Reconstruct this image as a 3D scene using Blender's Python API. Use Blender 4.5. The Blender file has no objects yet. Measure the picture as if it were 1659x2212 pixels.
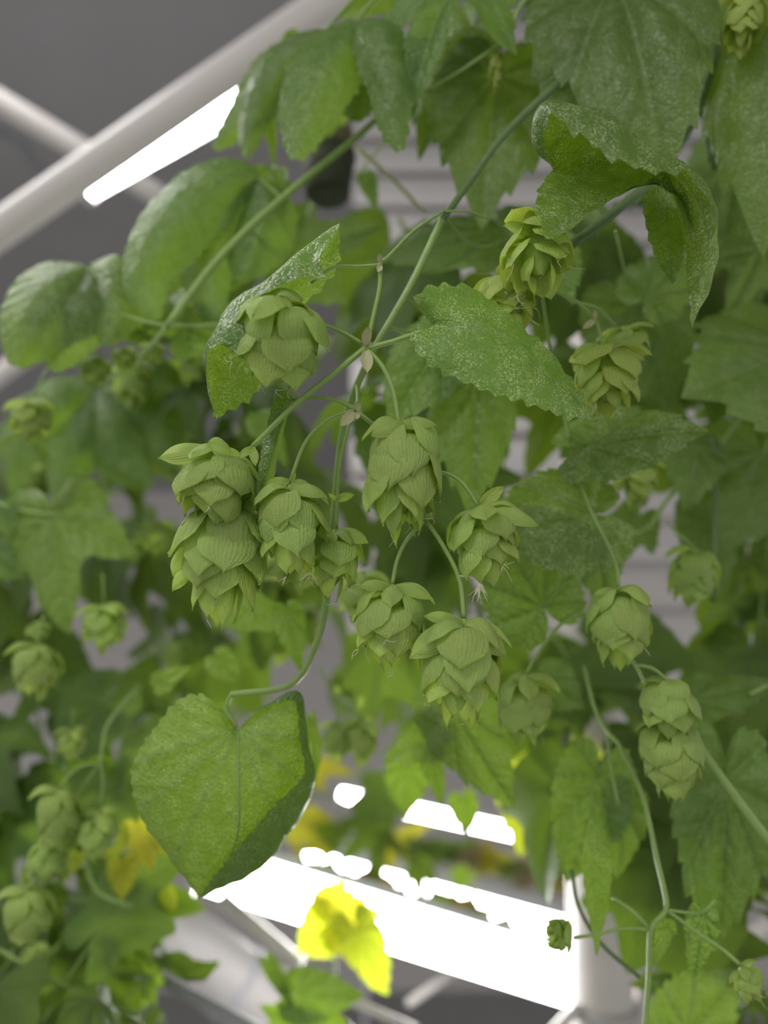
import bpy, bmesh, math, random
from mathutils import Vector, Matrix, noise
from mathutils.bvhtree import BVHTree

# ------------------------------------------------------------------ camera, world, exposure
SC = bpy.context.scene
FPX = 1628.0
PITCH = math.radians(14)
CAM = Vector((0, 0, 1.5))
RX = Vector((1, 0, 0))
FW = Vector((0, math.cos(PITCH), math.sin(PITCH)))
UP = Vector((0, -math.sin(PITCH), math.cos(PITCH)))
def W(px, py, d):
    """world point seen at photo pixel (px, py), d metres deep"""
    return CAM + d * (FW + RX * ((px - 829.5) / FPX) + UP * ((1106 - py) / FPX))
cd = bpy.data.cameras.new('camera')
cam = bpy.data.objects.new('camera', cd); SC.collection.objects.link(cam)
cam.location = CAM
cam.rotation_euler = (math.pi / 2 + PITCH, 0, 0)
cd.sensor_fit = 'VERTICAL'; cd.sensor_height = 36.0
cd.lens = 36.0 * FPX / 2212
cd.clip_start = 0.01; cd.clip_end = 60
cd.dof.use_dof = True
cd.dof.focus_distance = 0.30
cd.dof.aperture_fstop = cd.lens / 7.5          # a 7.5 mm wide phone lens opening
SC.camera = cam
wd = bpy.data.worlds.new('room_light'); SC.world = wd
wd.use_nodes = True
bg = wd.node_tree.nodes['Background']
bg.inputs[0].default_value = (1.0, 0.985, 0.96, 1); bg.inputs[1].default_value = 0.31
SC.view_settings.view_transform = 'Standard'
SC.view_settings.look = 'None'
SC.view_settings.gamma = 1.0
SC.view_settings.use_curve_mapping = False
SC.view_settings.exposure = 1.4
LAMP = 15.0                                       # strength of the LED diffusers

# ------------------------------------------------------------------ materials
def new_mat(name):
    m = bpy.data.materials.new(name); m.use_nodes = True
    nt = m.node_tree; nt.nodes.clear()
    out = nt.nodes.new('ShaderNodeOutputMaterial')
    return m, nt, out
def N(nt, typ, **kw):
    n = nt.nodes.new(typ)
    for k, v in kw.items():
        setattr(n, k, v)
    return n
def mth(nt, op, a, b=None, clamp=False):
    n = nt.nodes.new('ShaderNodeMath'); n.operation = op; n.use_clamp = clamp
    for i, x in enumerate((a, b)):
        if x is None: continue
        if isinstance(x, (int, float)): n.inputs[i].default_value = x
        else: nt.links.new(x, n.inputs[i])
    return n.outputs[0]
def mixc(nt, f, a, b):
    n = nt.nodes.new('ShaderNodeMix'); n.data_type = 'RGBA'
    for sock, x in ((n.inputs[0], f), (n.inputs[6], a), (n.inputs[7], b)):
        if isinstance(x, (int, float)): sock.default_value = x
        elif isinstance(x, tuple): sock.default_value = (*x, 1)
        else: nt.links.new(x, sock)
    return n.outputs[2]
def ramp(nt, x, a, b, lo=0.0, hi=1.0):
    n = nt.nodes.new('ShaderNodeMapRange'); n.interpolation_type = 'SMOOTHSTEP'
    nt.links.new(x, n.inputs[0])
    n.inputs[1].default_value = a; n.inputs[2].default_value = b
    n.inputs[3].default_value = lo; n.inputs[4].default_value = hi
    return n.outputs[0]

def leaf_mat(name, col, tcol, vein, spot=0.3, rough=0.38, trans=0.38, freq=8.0, bump=0.7, rays=None):
    m, nt, out = new_mat(name)
    uv = N(nt, 'ShaderNodeUVMap', uv_map='vein')
    sep = N(nt, 'ShaderNodeSeparateXYZ'); nt.links.new(uv.outputs[0], sep.inputs[0])
    s, t = sep.outputs[0], sep.outputs[1]
    tc = N(nt, 'ShaderNodeTexCoord')
    nz = N(nt, 'ShaderNodeTexNoise'); nt.links.new(tc.outputs['Object'], nz.inputs['Vector'])
    nz.inputs['Scale'].default_value = 60; nz.inputs['Detail'].default_value = 3
    wob = mth(nt, 'MULTIPLY', mth(nt, 'SUBTRACT', nz.outputs[0], 0.5), 0.9)
    ph = mth(nt, 'SUBTRACT', mth(nt, 'MULTIPLY', s, freq), mth(nt, 'MULTIPLY', t, freq * 0.8))
    ph = mth(nt, 'ADD', ph, wob)
    tri = mth(nt, 'MULTIPLY', mth(nt, 'ABSOLUTE', mth(nt, 'SUBTRACT', mth(nt, 'FRACT', ph), 0.5)), 2.0)
    line = ramp(nt, tri, 0.0, 0.22, 1.0, 0.0)
    main = ramp(nt, t, 0.0, 0.018, 1.0, 0.0)
    if rays:                                     # palmate veins drawn as rays from the leaf base
        fl = N(nt, 'ShaderNodeUVMap', uv_map='flat')
        fs = N(nt, 'ShaderNodeSeparateXYZ'); nt.links.new(fl.outputs[0], fs.inputs[0])
        x, y = fs.outputs[0], fs.outputs[1]
        t = None
        for rx, ry in rays:
            q = math.hypot(rx, ry); rx, ry = rx / q, ry / q
            along = mth(nt, 'ADD', mth(nt, 'MULTIPLY', x, rx), mth(nt, 'MULTIPLY', y, ry))
            off = mth(nt, 'ABSOLUTE', mth(nt, 'SUBTRACT', mth(nt, 'MULTIPLY', x, ry), mth(nt, 'MULTIPLY', y, rx)))
            dd = mth(nt, 'ADD', off, mth(nt, 'MULTIPLY', mth(nt, 'LESS_THAN', along, 0.0), 9.0))
            if t is None: t, s = dd, along
            else:
                c = mth(nt, 'LESS_THAN', dd, t)
                mxs = N(nt, 'ShaderNodeMix'); nt.links.new(c, mxs.inputs[0]); nt.links.new(s, mxs.inputs[2]); nt.links.new(along, mxs.inputs[3])
                s = mxs.outputs[0]
                t = mth(nt, 'MINIMUM', t, dd)
        ph = mth(nt, 'ADD', mth(nt, 'SUBTRACT', mth(nt, 'MULTIPLY', s, 9.0), mth(nt, 'MULTIPLY', t, 9.0)), wob)
        tri = mth(nt, 'MULTIPLY', mth(nt, 'ABSOLUTE', mth(nt, 'SUBTRACT', mth(nt, 'FRACT', ph), 0.5)), 2.0)
        line = ramp(nt, tri, 0.0, 0.22, 1.0, 0.0)
        main = ramp(nt, t, 0.004, 0.022, 1.0, 0.0)
    v = mth(nt, 'MAXIMUM', main, mth(nt, 'MULTIPLY', line, 0.5))
    sp = N(nt, 'ShaderNodeTexNoise'); nt.links.new(tc.outputs['Object'], sp.inputs['Vector'])
    sp.inputs['Scale'].default_value = 1300; sp.inputs['Detail'].default_value = 3
    patch = N(nt, 'ShaderNodeTexNoise'); nt.links.new(tc.outputs['Object'], patch.inputs['Vector'])
    patch.inputs['Scale'].default_value = 120; patch.inputs['Detail'].default_value = 4
    spots = mth(nt, 'MULTIPLY', ramp(nt, sp.outputs[0], 0.46, 0.66), ramp(nt, patch.outputs[0], 0.34, 0.62))
    oi = N(nt, 'ShaderNodeObjectInfo')
    var = ramp(nt, oi.outputs['Random'], 0.0, 1.0, 0.0, 1.0)
    hs = N(nt, 'ShaderNodeHueSaturation')
    hs.inputs['Color'].default_value = (*col, 1)
    nt.links.new(mth(nt, 'ADD', mth(nt, 'MULTIPLY', oi.outputs['Random'], 0.03), 0.485), hs.inputs['Hue'])
    nt.links.new(mth(nt, 'ADD', mth(nt, 'MULTIPLY', oi.outputs['Random'], 0.3), 0.85), hs.inputs['Value'])
    base = mixc(nt, mth(nt, 'MULTIPLY', nz.outputs[0], 0.5), hs.outputs[0], tuple(c * 0.72 for c in col))
    c1 = mixc(nt, mth(nt, 'MULTIPLY', v, 0.55), base, vein)
    c2 = mixc(nt, mth(nt, 'MULTIPLY', spots, spot), c1, (0.50, 0.60, 0.30))
    tcol1 = mixc(nt, mth(nt, 'MULTIPLY', v, 0.55), tcol, tuple(c * 0.45 for c in tcol))
    tcol2 = mixc(nt, mth(nt, 'MULTIPLY', spots, spot * 0.7), tcol1, (0.55, 0.7, 0.2))
    h = mth(nt, 'ADD', mth(nt, 'MULTIPLY', mth(nt, 'POWER', tri, 0.5), 0.38), mth(nt, 'MULTIPLY', ramp(nt, t, 0, 0.06), 0.6))
    h = mth(nt, 'ADD', h, mth(nt, 'MULTIPLY', nz.outputs[0], 0.8))
    h = mth(nt, 'ADD', h, mth(nt, 'MULTIPLY', patch.outputs[0], 0.6))
    vo = N(nt, 'ShaderNodeTexVoronoi', feature='DISTANCE_TO_EDGE'); nt.links.new(tc.outputs['Object'], vo.inputs['Vector'])
    vo.inputs['Scale'].default_value = 330
    cell = ramp(nt, vo.outputs['Distance'], 0.0, 0.22)
    h = mth(nt, 'ADD', h, mth(nt, 'MULTIPLY', cell, 0.16))
    bp = N(nt, 'ShaderNodeBump'); bp.inputs['Strength'].default_value = bump; bp.inputs['Distance'].default_value = 0.0018
    nt.links.new(h, bp.inputs['Height'])
    pb = N(nt, 'ShaderNodeBsdfPrincipled')
    nt.links.new(c2, pb.inputs['Base Color']); nt.links.new(bp.outputs[0], pb.inputs['Normal'])
    pb.inputs['Roughness'].default_value = rough; pb.inputs['Specular IOR Level'].default_value = 0.55
    tr = N(nt, 'ShaderNodeBsdfTranslucent'); nt.links.new(tcol2, tr.inputs[0]); nt.links.new(bp.outputs[0], tr.inputs[1])
    mx = N(nt, 'ShaderNodeMixShader'); mx.inputs[0].default_value = trans
    nt.links.new(pb.outputs[0], mx.inputs[1]); nt.links.new(tr.outputs[0], mx.inputs[2])
    nt.links.new(mx.outputs[0], out.inputs[0])
    return m

def bract_mat(name, col, tcol, trans=0.42):
    m, nt, out = new_mat(name)
    uv = N(nt, 'ShaderNodeUVMap', uv_map='vein')
    sep = N(nt, 'ShaderNodeSeparateXYZ'); nt.links.new(uv.outputs[0], sep.inputs[0])
    u, v = sep.outputs[0], sep.outputs[1]
    tc = N(nt, 'ShaderNodeTexCoord')
    nz = N(nt, 'ShaderNodeTexNoise'); nt.links.new(tc.outputs['Object'], nz.inputs['Vector'])
    nz.inputs['Scale'].default_value = 3.2; nz.inputs['Detail'].default_value = 4
    vv = mth(nt, 'ADD', mth(nt, 'MULTIPLY', v, 6.5), mth(nt, 'MULTIPLY', nz.outputs[0], 1.1))
    tri = mth(nt, 'MULTIPLY', mth(nt, 'ABSOLUTE', mth(nt, 'SUBTRACT', mth(nt, 'FRACT', vv), 0.5)), 2.0)
    line = ramp(nt, tri, 0.0, 0.35, 1.0, 0.0)
    oi = N(nt, 'ShaderNodeObjectInfo')
    hs = N(nt, 'ShaderNodeHueSaturation'); hs.inputs['Color'].default_value = (*col, 1)
    nt.links.new(mth(nt, 'ADD', mth(nt, 'MULTIPLY', oi.outputs['Random'], 0.025), 0.4875), hs.inputs['Hue'])
    nt.links.new(mth(nt, 'ADD', mth(nt, 'MULTIPLY', oi.outputs['Random'], 0.22), 0.88), hs.inputs['Value'])
    dk = tuple(c * 0.62 for c in col)
    c1 = mixc(nt, mth(nt, 'MULTIPLY', line, 0.20), hs.outputs[0], dk)
    c1 = mixc(nt, mth(nt, 'MULTIPLY', nz.outputs[0], 0.45), c1, (col[0] * 1.15, col[1] * 1.12, col[2] * 1.4))
    t1 = mixc(nt, mth(nt, 'MULTIPLY', line, 0.45), tcol, tuple(c * 0.5 for c in tcol))
    h = mth(nt, 'ADD', mth(nt, 'MULTIPLY', tri, 0.22), mth(nt, 'MULTIPLY', nz.outputs[0], 1.3))
    vo = N(nt, 'ShaderNodeTexVoronoi', feature='DISTANCE_TO_EDGE'); nt.links.new(tc.outputs['Object'], vo.inputs['Vector'])
    vo.inputs['Scale'].default_value = 7.0
    h = mth(nt, 'ADD', h, mth(nt, 'MULTIPLY', ramp(nt, vo.outputs['Distance'], 0.0, 0.2), 0.08))
    bp = N(nt, 'ShaderNodeBump'); bp.inputs['Strength'].default_value = 0.6; bp.inputs['Distance'].default_value = 0.0014
    nt.links.new(h, bp.inputs['Height'])
    pb = N(nt, 'ShaderNodeBsdfPrincipled')
    nt.links.new(c1, pb.inputs['Base Color']); nt.links.new(bp.outputs[0], pb.inputs['Normal'])
    pb.inputs['Roughness'].default_value = 0.5; pb.inputs['Specular IOR Level'].default_value = 0.3
    tr = N(nt, 'ShaderNodeBsdfTranslucent'); nt.links.new(t1, tr.inputs[0]); nt.links.new(bp.outputs[0], tr.inputs[1])
    mx = N(nt, 'ShaderNodeMixShader'); mx.inputs[0].default_value = trans
    nt.links.new(pb.outputs[0], mx.inputs[1]); nt.links.new(tr.outputs[0], mx.inputs[2])
    nt.links.new(mx.outputs[0], out.inputs[0])
    return m

def plain_mat(name, col, rough=0.5, noise_scale=20, var=0.15, spec=0.4, bump=0.0):
    m, nt, out = new_mat(name)
    tc = N(nt, 'ShaderNodeTexCoord')
    nz = N(nt, 'ShaderNodeTexNoise'); nt.links.new(tc.outputs['Object'], nz.inputs['Vector'])
    nz.inputs['Scale'].default_value = noise_scale; nz.inputs['Detail'].default_value = 4
    c = mixc(nt, nz.outputs[0], tuple(x * (1 - var) for x in col), tuple(min(1, x * (1 + var)) for x in col))
    pb = N(nt, 'ShaderNodeBsdfPrincipled'); nt.links.new(c, pb.inputs['Base Color'])
    pb.inputs['Roughness'].default_value = rough; pb.inputs['Specular IOR Level'].default_value = spec
    if bump:
        bp = N(nt, 'ShaderNodeBump'); bp.inputs['Strength'].default_value = bump; bp.inputs['Distance'].default_value = 0.004
        nt.links.new(nz.outputs[0], bp.inputs['Height']); nt.links.new(bp.outputs[0], pb.inputs['Normal'])
    nt.links.new(pb.outputs[0], out.inputs[0])
    return m
def emit_mat(name, col, strength):
    m, nt, out = new_mat(name)
    e = N(nt, 'ShaderNodeEmission'); e.inputs[0].default_value = (*col, 1); e.inputs[1].default_value = strength
    nt.links.new(e.outputs[0], out.inputs[0])
    return m

M = {}
M['green'] = leaf_mat('hop_leaf', (0.115, 0.205, 0.043), (0.30, 0.49, 0.018), (0.18, 0.28, 0.09), spot=0.40)
M['mottled'] = leaf_mat('mottled_hop_leaf', (0.115, 0.205, 0.043), (0.30, 0.49, 0.018), (0.18, 0.28, 0.09), spot=0.85, bump=0.65)
M['ribbed'] = leaf_mat('ribbed_hop_leaf', (0.115, 0.205, 0.043), (0.30, 0.49, 0.018), (0.18, 0.28, 0.09), spot=0.45, rays=((0, 1), (-.50, 1), (-.95, .78), (-1, .30), (.42, 1), (.95, .80), (1, .15), (1, -.45)))
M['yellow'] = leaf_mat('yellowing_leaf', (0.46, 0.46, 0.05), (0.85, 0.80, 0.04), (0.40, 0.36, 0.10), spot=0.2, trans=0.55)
M['lime'] = leaf_mat('lime_leaf', (0.32, 0.42, 0.05), (0.62, 0.72, 0.03), (0.36, 0.44, 0.12), spot=0.2, trans=0.5)
M['brown'] = leaf_mat('withered_brown_leaf', (0.30, 0.19, 0.05), (0.42, 0.26, 0.04), (0.25, 0.16, 0.06), spot=0.2, trans=0.4)
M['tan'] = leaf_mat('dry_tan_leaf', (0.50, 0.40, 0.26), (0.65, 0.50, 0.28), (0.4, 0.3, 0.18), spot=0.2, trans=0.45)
M['bract'] = bract_mat('hop_bract', (0.39, 0.52, 0.145), (0.58, 0.75, 0.09))
M['bract_y'] = bract_mat('young_hop_bract', (0.47, 0.59, 0.16), (0.66, 0.80, 0.10), 0.45)
M['core'] = plain_mat('cone_strig', (0.28, 0.40, 0.09), 0.6, 300)
M['stem'] = plain_mat('pale_stem', (0.24, 0.36, 0.10), 0.45, 250, 0.2)
M['stem_d'] = plain_mat('dark_stem', (0.10, 0.17, 0.055), 0.45, 250, 0.25)
M['stem_y'] = plain_mat('straw_stem', (0.38, 0.42, 0.15), 0.5, 250, 0.2)
M['stipule'] = plain_mat('dry_stipule', (0.40, 0.40, 0.22), 0.7, 500, 0.3)
M['thread'] = plain_mat('dried_style', (0.62, 0.58, 0.42), 0.6, 800, 0.25)
M['pvc'] = plain_mat('white_pvc', (0.62, 0.58, 0.565), 0.4, 8, 0.05)
M['grey_pvc'] = plain_mat('grey_pvc', (0.42, 0.40, 0.40), 0.45, 8, 0.06)
M['rod'] = plain_mat('grey_rod', (0.34, 0.34, 0.38), 0.4, 20, 0.1)
M['ceiling'] = plain_mat('grey_ceiling_sheet', (0.33, 0.325, 0.335), 0.75, 3, 0.18)
M['wall'] = plain_mat('pale_wall', (0.55, 0.52, 0.52), 0.6, 4, 0.05)
M['floor'] = plain_mat('concrete_floor', (0.30, 0.30, 0.29), 0.8, 6, 0.15)
M['panel'] = plain_mat('silver_panel', (0.50, 0.475, 0.475), 0.35, 5, 0.06)
M['housing'] = plain_mat('white_lamp_housing', (0.70, 0.72, 0.75), 0.35, 10, 0.04)
M['pot'] = plain_mat('dark_mossy_pot', (0.035, 0.04, 0.02), 0.8, 60, 0.6, bump=0.6)
M['soil'] = plain_mat('brown_growing_plug', (0.10, 0.09, 0.04), 0.9, 90, 0.5, bump=0.8)
M['clip'] = plain_mat('dark_clip', (0.05, 0.05, 0.06), 0.5)
M['led'] = emit_mat('led_diffuser', (1.0, 0.99, 0.96), LAMP)

# ------------------------------------------------------------------ helpers
RND = random.Random(7)
MW = {}                                          # world matrix of every object made here
def link(o, parent=None, mw=None):
    SC.collection.objects.link(o)
    mw = mw or Matrix.Identity(4)
    MW[o.name] = mw
    if parent is not None:
        o.parent = parent
        o.matrix_basis = MW[parent.name].inverted() @ mw
    else:
        o.matrix_basis = mw
    return o
def obj(name, me, mat=None, parent=None, mw=None):
    if mat is not None and not me.materials:
        me.materials.append(mat)
    return link(bpy.data.objects.new(name, me), parent, mw)
def empty(name, loc):
    o = bpy.data.objects.new(name, None); o.empty_display_size = 0.02
    return link(o, None, Matrix.Translation(loc))
def tag(o, label=None, cat=None, group=None, kind=None):
    if label: o['label'] = label
    if cat: o['category'] = cat
    if group: o['group'] = group
    if kind: o['kind'] = kind
    return o
def mesh(name, verts, faces, smooth=True):
    me = bpy.data.meshes.new(name)
    me.from_pydata([tuple(v) for v in verts], [], faces)
    if smooth:
        me.polygons.foreach_set('use_smooth', [True] * len(me.polygons))
    return me
def set_uv(me, uvs):
    lay = me.uv_layers.new(name='vein')
    data = []
    for l in me.loops:
        data.extend(uvs[l.vertex_index])
    lay.data.foreach_set('uv', data)
def cr(p0, p1, p2, p3, t):
    return 0.5 * ((2 * p1) + (p2 - p0) * t + (2 * p0 - 5 * p1 + 4 * p2 - p3) * t * t + (3 * p1 - p0 - 3 * p2 + p3) * t ** 3)
def spline(pts, n):
    """n+1 points evenly spread in arc length along a Catmull-Rom curve"""
    P = [Vector(p) for p in pts]
    if len(P) == 2:
        return [P[0].lerp(P[1], i / n) for i in range(n + 1)]
    E = [2 * P[0] - P[1]] + P + [2 * P[-1] - P[-2]]
    dense = []
    for i in range(len(P) - 1):
        for k in range(14):
            dense.append(cr(E[i], E[i + 1], E[i + 2], E[i + 3], k / 14))
    dense.append(P[-1].copy())
    acc = [0]
    for a, b in zip(dense, dense[1:]):
        acc.append(acc[-1] + (b - a).length)
    out, j = [], 0
    for i in range(n + 1):
        d = acc[-1] * i / n
        while j < len(acc) - 2 and acc[j + 1] < d: j += 1
        seg = acc[j + 1] - acc[j]
        out.append(dense[j].lerp(dense[j + 1], 0 if seg == 0 else (d - acc[j]) / seg))
    return out
def tube_data(pts, r0, r1, sides=8, n=None, caps=True):
    n = n or max(3, 5 * (len(pts) - 1))
    C = spline(pts, n) if len(pts) > 2 else spline(pts, n)
    verts, faces = [], []
    t = (C[1] - C[0]).normalized()
    a = t.orthogonal().normalized()
    for i, c in enumerate(C):
        tt = (C[min(i + 1, n)] - C[max(i - 1, 0)])
        tt = tt.normalized() if tt.length > 1e-9 else t
        a = (a - tt * a.dot(tt)).normalized(); b = tt.cross(a)
        r = r0 + (r1 - r0) * i / n
        for k in range(sides):
            q = 2 * math.pi * k / sides
            verts.append(c + a * (r * math.cos(q)) + b * (r * math.sin(q)))
    for i in range(n):
        for k in range(sides):
            k2 = (k + 1) % sides
            faces.append((i * sides + k, i * sides + k2, (i + 1) * sides + k2, (i + 1) * sides + k))
    if caps:
        faces.append(tuple(range(sides - 1, -1, -1)))
        faces.append(tuple(n * sides + k for k in range(sides)))
    return verts, faces
def tube(name, pts, r0, r1, mat, parent, sides=8, n=None):
    o0 = Vector(pts[0])
    v, f = tube_data([Vector(p) - o0 for p in pts], r0, r1, sides, n)
    return obj(name, mesh(name, v, f), mat, parent, Matrix.Translation(o0))
def P3(lst, d=None):
    """[(px,py[,d])...] to world points"""
    return [W(p[0], p[1], p[2] if len(p) > 2 else d) for p in lst]

# ------------------------------------------------------------------ leaves
def net_verts(curves, nu, nv, teeth, amp, edges=(True, True), quilt=0.0, seed=0):
    """surface through a net of long curves; both outer edges toothed"""
    rows = [spline(c, nu) for c in curves]
    K = len(curves)
    verts, uv = [], []
    # length and width for vein coordinates
    L = sum((rows[K // 2][i + 1] - rows[K // 2][i]).length for i in range(nu)) or 1
    for i in range(nu + 1):
        cs = [rows[k][i] for k in range(K)]
        u = i / nu
        col = []
        for j in range(nv + 1):
            x = j / nv * (K - 1)
            k = min(int(x), K - 2); t = x - k
            if K == 2:
                p = cs[0].lerp(cs[1], t)
            else:
                a = cs[k - 1] if k > 0 else 2 * cs[0] - cs[1]
                b = cs[k + 2] if k + 2 < K else 2 * cs[-1] - cs[-2]
                p = cr(a, cs[k], cs[k + 1], b, t)
            col.append(p)
        saw = (u * teeth + 0.13) % 1.0
        saw = (saw / 0.78) if saw < 0.78 else (1 - saw) / 0.22
        big = 0.7 + 0.5 * noise.noise(Vector((u * teeth, seed * 3.1, 0)))
        fade = min(1, 7 * u + 0.15) * min(1, 9 * (1 - u))
        e = amp * saw * fade * big * L
        if edges[0]:
            dv = (col[0] - col[1]); 
            if dv.length > 1e-7: col[0] = col[0] + dv.normalized() * e
        if edges[1]:
            dv = (col[-1] - col[-2])
            if dv.length > 1e-7: col[-1] = col[-1] + dv.normalized() * e
        width = sum((col[j + 1] - col[j]).length for j in range(nv))
        acc = 0
        mid = nv // 2
        dist = [0.0] * (nv + 1)
        for j in range(mid + 1, nv + 1): dist[j] = dist[j - 1] + (col[j] - col[j - 1]).length
        for j in range(mid - 1, -1, -1): dist[j] = dist[j + 1] + (col[j + 1] - col[j]).length
        for j in range(nv + 1):
            verts.append(col[j]); uv.append((u, dist[j] / L))
    faces = []
    for i in range(nu):
        for j in range(nv):
            a = i * (nv + 1) + j
            faces.append((a, a + 1, a + nv + 2, a + nv + 1))
    if quilt:
        # gentle swelling between the side veins
        W1 = nv + 1
        out = []
        for i in range(nu + 1):
            for j in range(nv + 1):
                p = verts[i * W1 + j]
                du = verts[min(i + 1, nu) * W1 + j] - verts[max(i - 1, 0) * W1 + j]
                dv = verts[i * W1 + min(j + 1, nv)] - verts[i * W1 + max(j - 1, 0)]
                n = du.cross(dv)
                if n.length > 1e-12: n.normalize()
                s, t = uv[i * W1 + j]
                ph = (s - 0.8 * t) * 8
                q = abs((ph % 1) - 0.5) * 2
                h = quilt * L * (q ** 0.7 - 0.5) * min(1, t * 14) + quilt * L * 1.5 * noise.noise(p * 70 + Vector((seed, 0, 0)))
                out.append(p + n * h)
        verts = out
    return verts, faces, uv

SHAPES = {
 'cordate': ([(0, 1), (7, .90), (18, .78), (40, .66), (65, .58), (95, .52), (130, .47), (155, .36), (172, .12)], (0, 36, 78, 122)),
 'three': ([(0, 1), (9, .84), (20, .62), (30, .50), (40, .56), (50, .74), (56, .78), (64, .68), (85, .5), (120, .46), (150, .36), (172, .1)], (0, 56, 105)),
 'five': ([(0, 1), (8, .82), (18, .52), (26, .38), (35, .52), (45, .84), (50, .88), (58, .68), (72, .36), (84, .40), (97, .58), (103, .6), (112, .46), (135, .34), (160, .24), (175, .08)], (0, 50, 103)),
 'ovate': ([(0, 1), (5, .88), (11, .74), (20, .58), (35, .44), (60, .34), (95, .28), (130, .25), (160, .16), (175, .05)], (0, 30, 70)),
}
def r_table(tab, a):
    a = abs(a)
    if a >= tab[-1][0]: return tab[-1][1]
    for (a0, r0), (a1, r1) in zip(tab, tab[1:]):
        if a0 <= a <= a1:
            t = (a - a0) / (a1 - a0)
            return r0 + (r1 - r0) * t
    return tab[-1][1]
def polar_leaf(shape, rays, rings, teeth=26, amp=0.05, bend=0.6, lat=0.4, ruffle=0.03, wide=1.0, seed=0, twist=0.0, lobedroop=0.0):
    """a leaf in its own frame: base at 0, tip along +x, upper face +z"""
    tab, veins = SHAPES[shape]
    rnd = random.Random(seed)
    ph1, ph2 = rnd.uniform(0, 6), rnd.uniform(0, 6)
    verts, uv, faces = [(0, 0, 0)], [(0, 0)], []
    half = rays // 2
    amax = tab[-1][0]
    angs = []
    for i in range(-half, half + 1):
        angs.append(amax * i / half)
    allv = sorted(set([v for v in veins] + [-v for v in veins]))
    for v in allv:                              # rays run exactly along the main veins
        k = min(range(len(angs)), key=lambda q: abs(angs[q] - v)); angs[k] = float(v)
    na = len(angs)
    for a in angs:
        R = r_table(tab, a)
        st = (abs(a) / amax * teeth * 0.5) % 1.0
        saw = 1 - st
        ragged = 1 + 0.05 * noise.noise(Vector((a * 0.07, seed * 1.7, 0)))
        for r in range(1, rings + 1):
            f = (r / rings) ** 0.85
            rr = R * f * ragged
            if r == rings: rr *= 1 + amp * (saw - 0.3) * min(1, (amax - abs(a)) / 15)
            th = math.radians(a)
            x, y = rr * math.cos(th), rr * math.sin(th) * wide
            nv = min(veins, key=lambda q: abs(abs(a) - q))
            da = math.radians(abs(a) - nv)
            s, t = rr * math.cos(da), abs(rr * math.sin(da))
            z = ruffle * math.sin(3.0 * th + ph1) * f * f + ruffle * 0.7 * math.sin(7 * th + ph2) * f ** 3
            z += 0.35 * min(t, 0.12) * (1 - 0.4 * f)           # swelling between main veins
            q = abs((((s - 0.8 * t) * 8) % 1) - 0.5) * 2
            z += 0.005 * (q - 0.5)
            z -= lobedroop * rr * rr
            # sideways bend
            if abs(lat) > 1e-3:
                z -= (1 - math.cos(lat * y * 1.6)) / (lat * 1.6) * (1 if lat > 0 else 1)
                y = math.sin(lat * y * 1.6) / (lat * 1.6)
            # lengthwise bend
            if abs(bend) > 1e-3:
                k = bend
                X = math.sin(k * x) / k + z * math.sin(k * x)
                Z = -(1 - math.cos(k * x)) / k + z * math.cos(k * x)
                x, z = X, Z
            if twist:
                ct, sn = math.cos(twist * x), math.sin(twist * x)
                y, z = y * ct - z * sn, y * sn + z * ct
            verts.append((x, y, z)); uv.append((s, t))
    for i in range(na - 1):
        b0, b1 = 1 + i * rings, 1 + (i + 1) * rings
        faces.append((0, b0, b1))
        for r in range(rings - 1):
            faces.append((b0 + r, b0 + r + 1, b1 + r + 1, b1 + r))
    return verts, faces, uv
def frame(base, tip, face):
    x = (tip - base).normalized()
    n = face - x * face.dot(x)
    if n.length < 1e-4: n = x.orthogonal()
    n.normalize(); y = n.cross(x)
    m = Matrix.Identity(4)
    for i in range(3):
        m[i][0], m[i][1], m[i][2] = x[i], y[i], n[i]
        m[i][3] = base[i]
    return m
def camvec(a, b, c):
    """right, up, towards the camera"""
    return RX * a + UP * b - FW * c
BGL = {}
def bg_mesh(shape, k):
    if (shape, k) not in BGL:
        rnd = random.Random(k * 17 + len(shape) * 5)
        v, f, uv = polar_leaf(shape, 72, 6, teeth=22, amp=0.07, bend=rnd.uniform(0.2, 1.1), lat=rnd.uniform(0.1, 0.8),
                              ruffle=rnd.uniform(0.02, 0.06), seed=k, wide=rnd.uniform(0.85, 1.05))
        BGL[(shape, k)] = (v, f, uv)
    return BGL[(shape, k)]
BGM = {}
UNIT_TUBE = None
def unit_tube():
    global UNIT_TUBE
    if UNIT_TUBE is None:
        v, f = tube_data([Vector((0, 0, 0)), Vector((.33, 0, .05)), Vector((.66, 0, .05)), Vector((1, 0, 0))], 1, 1, 6, 6)
        UNIT_TUBE = (v, f)
    return UNIT_TUBE
PET = {}

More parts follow.
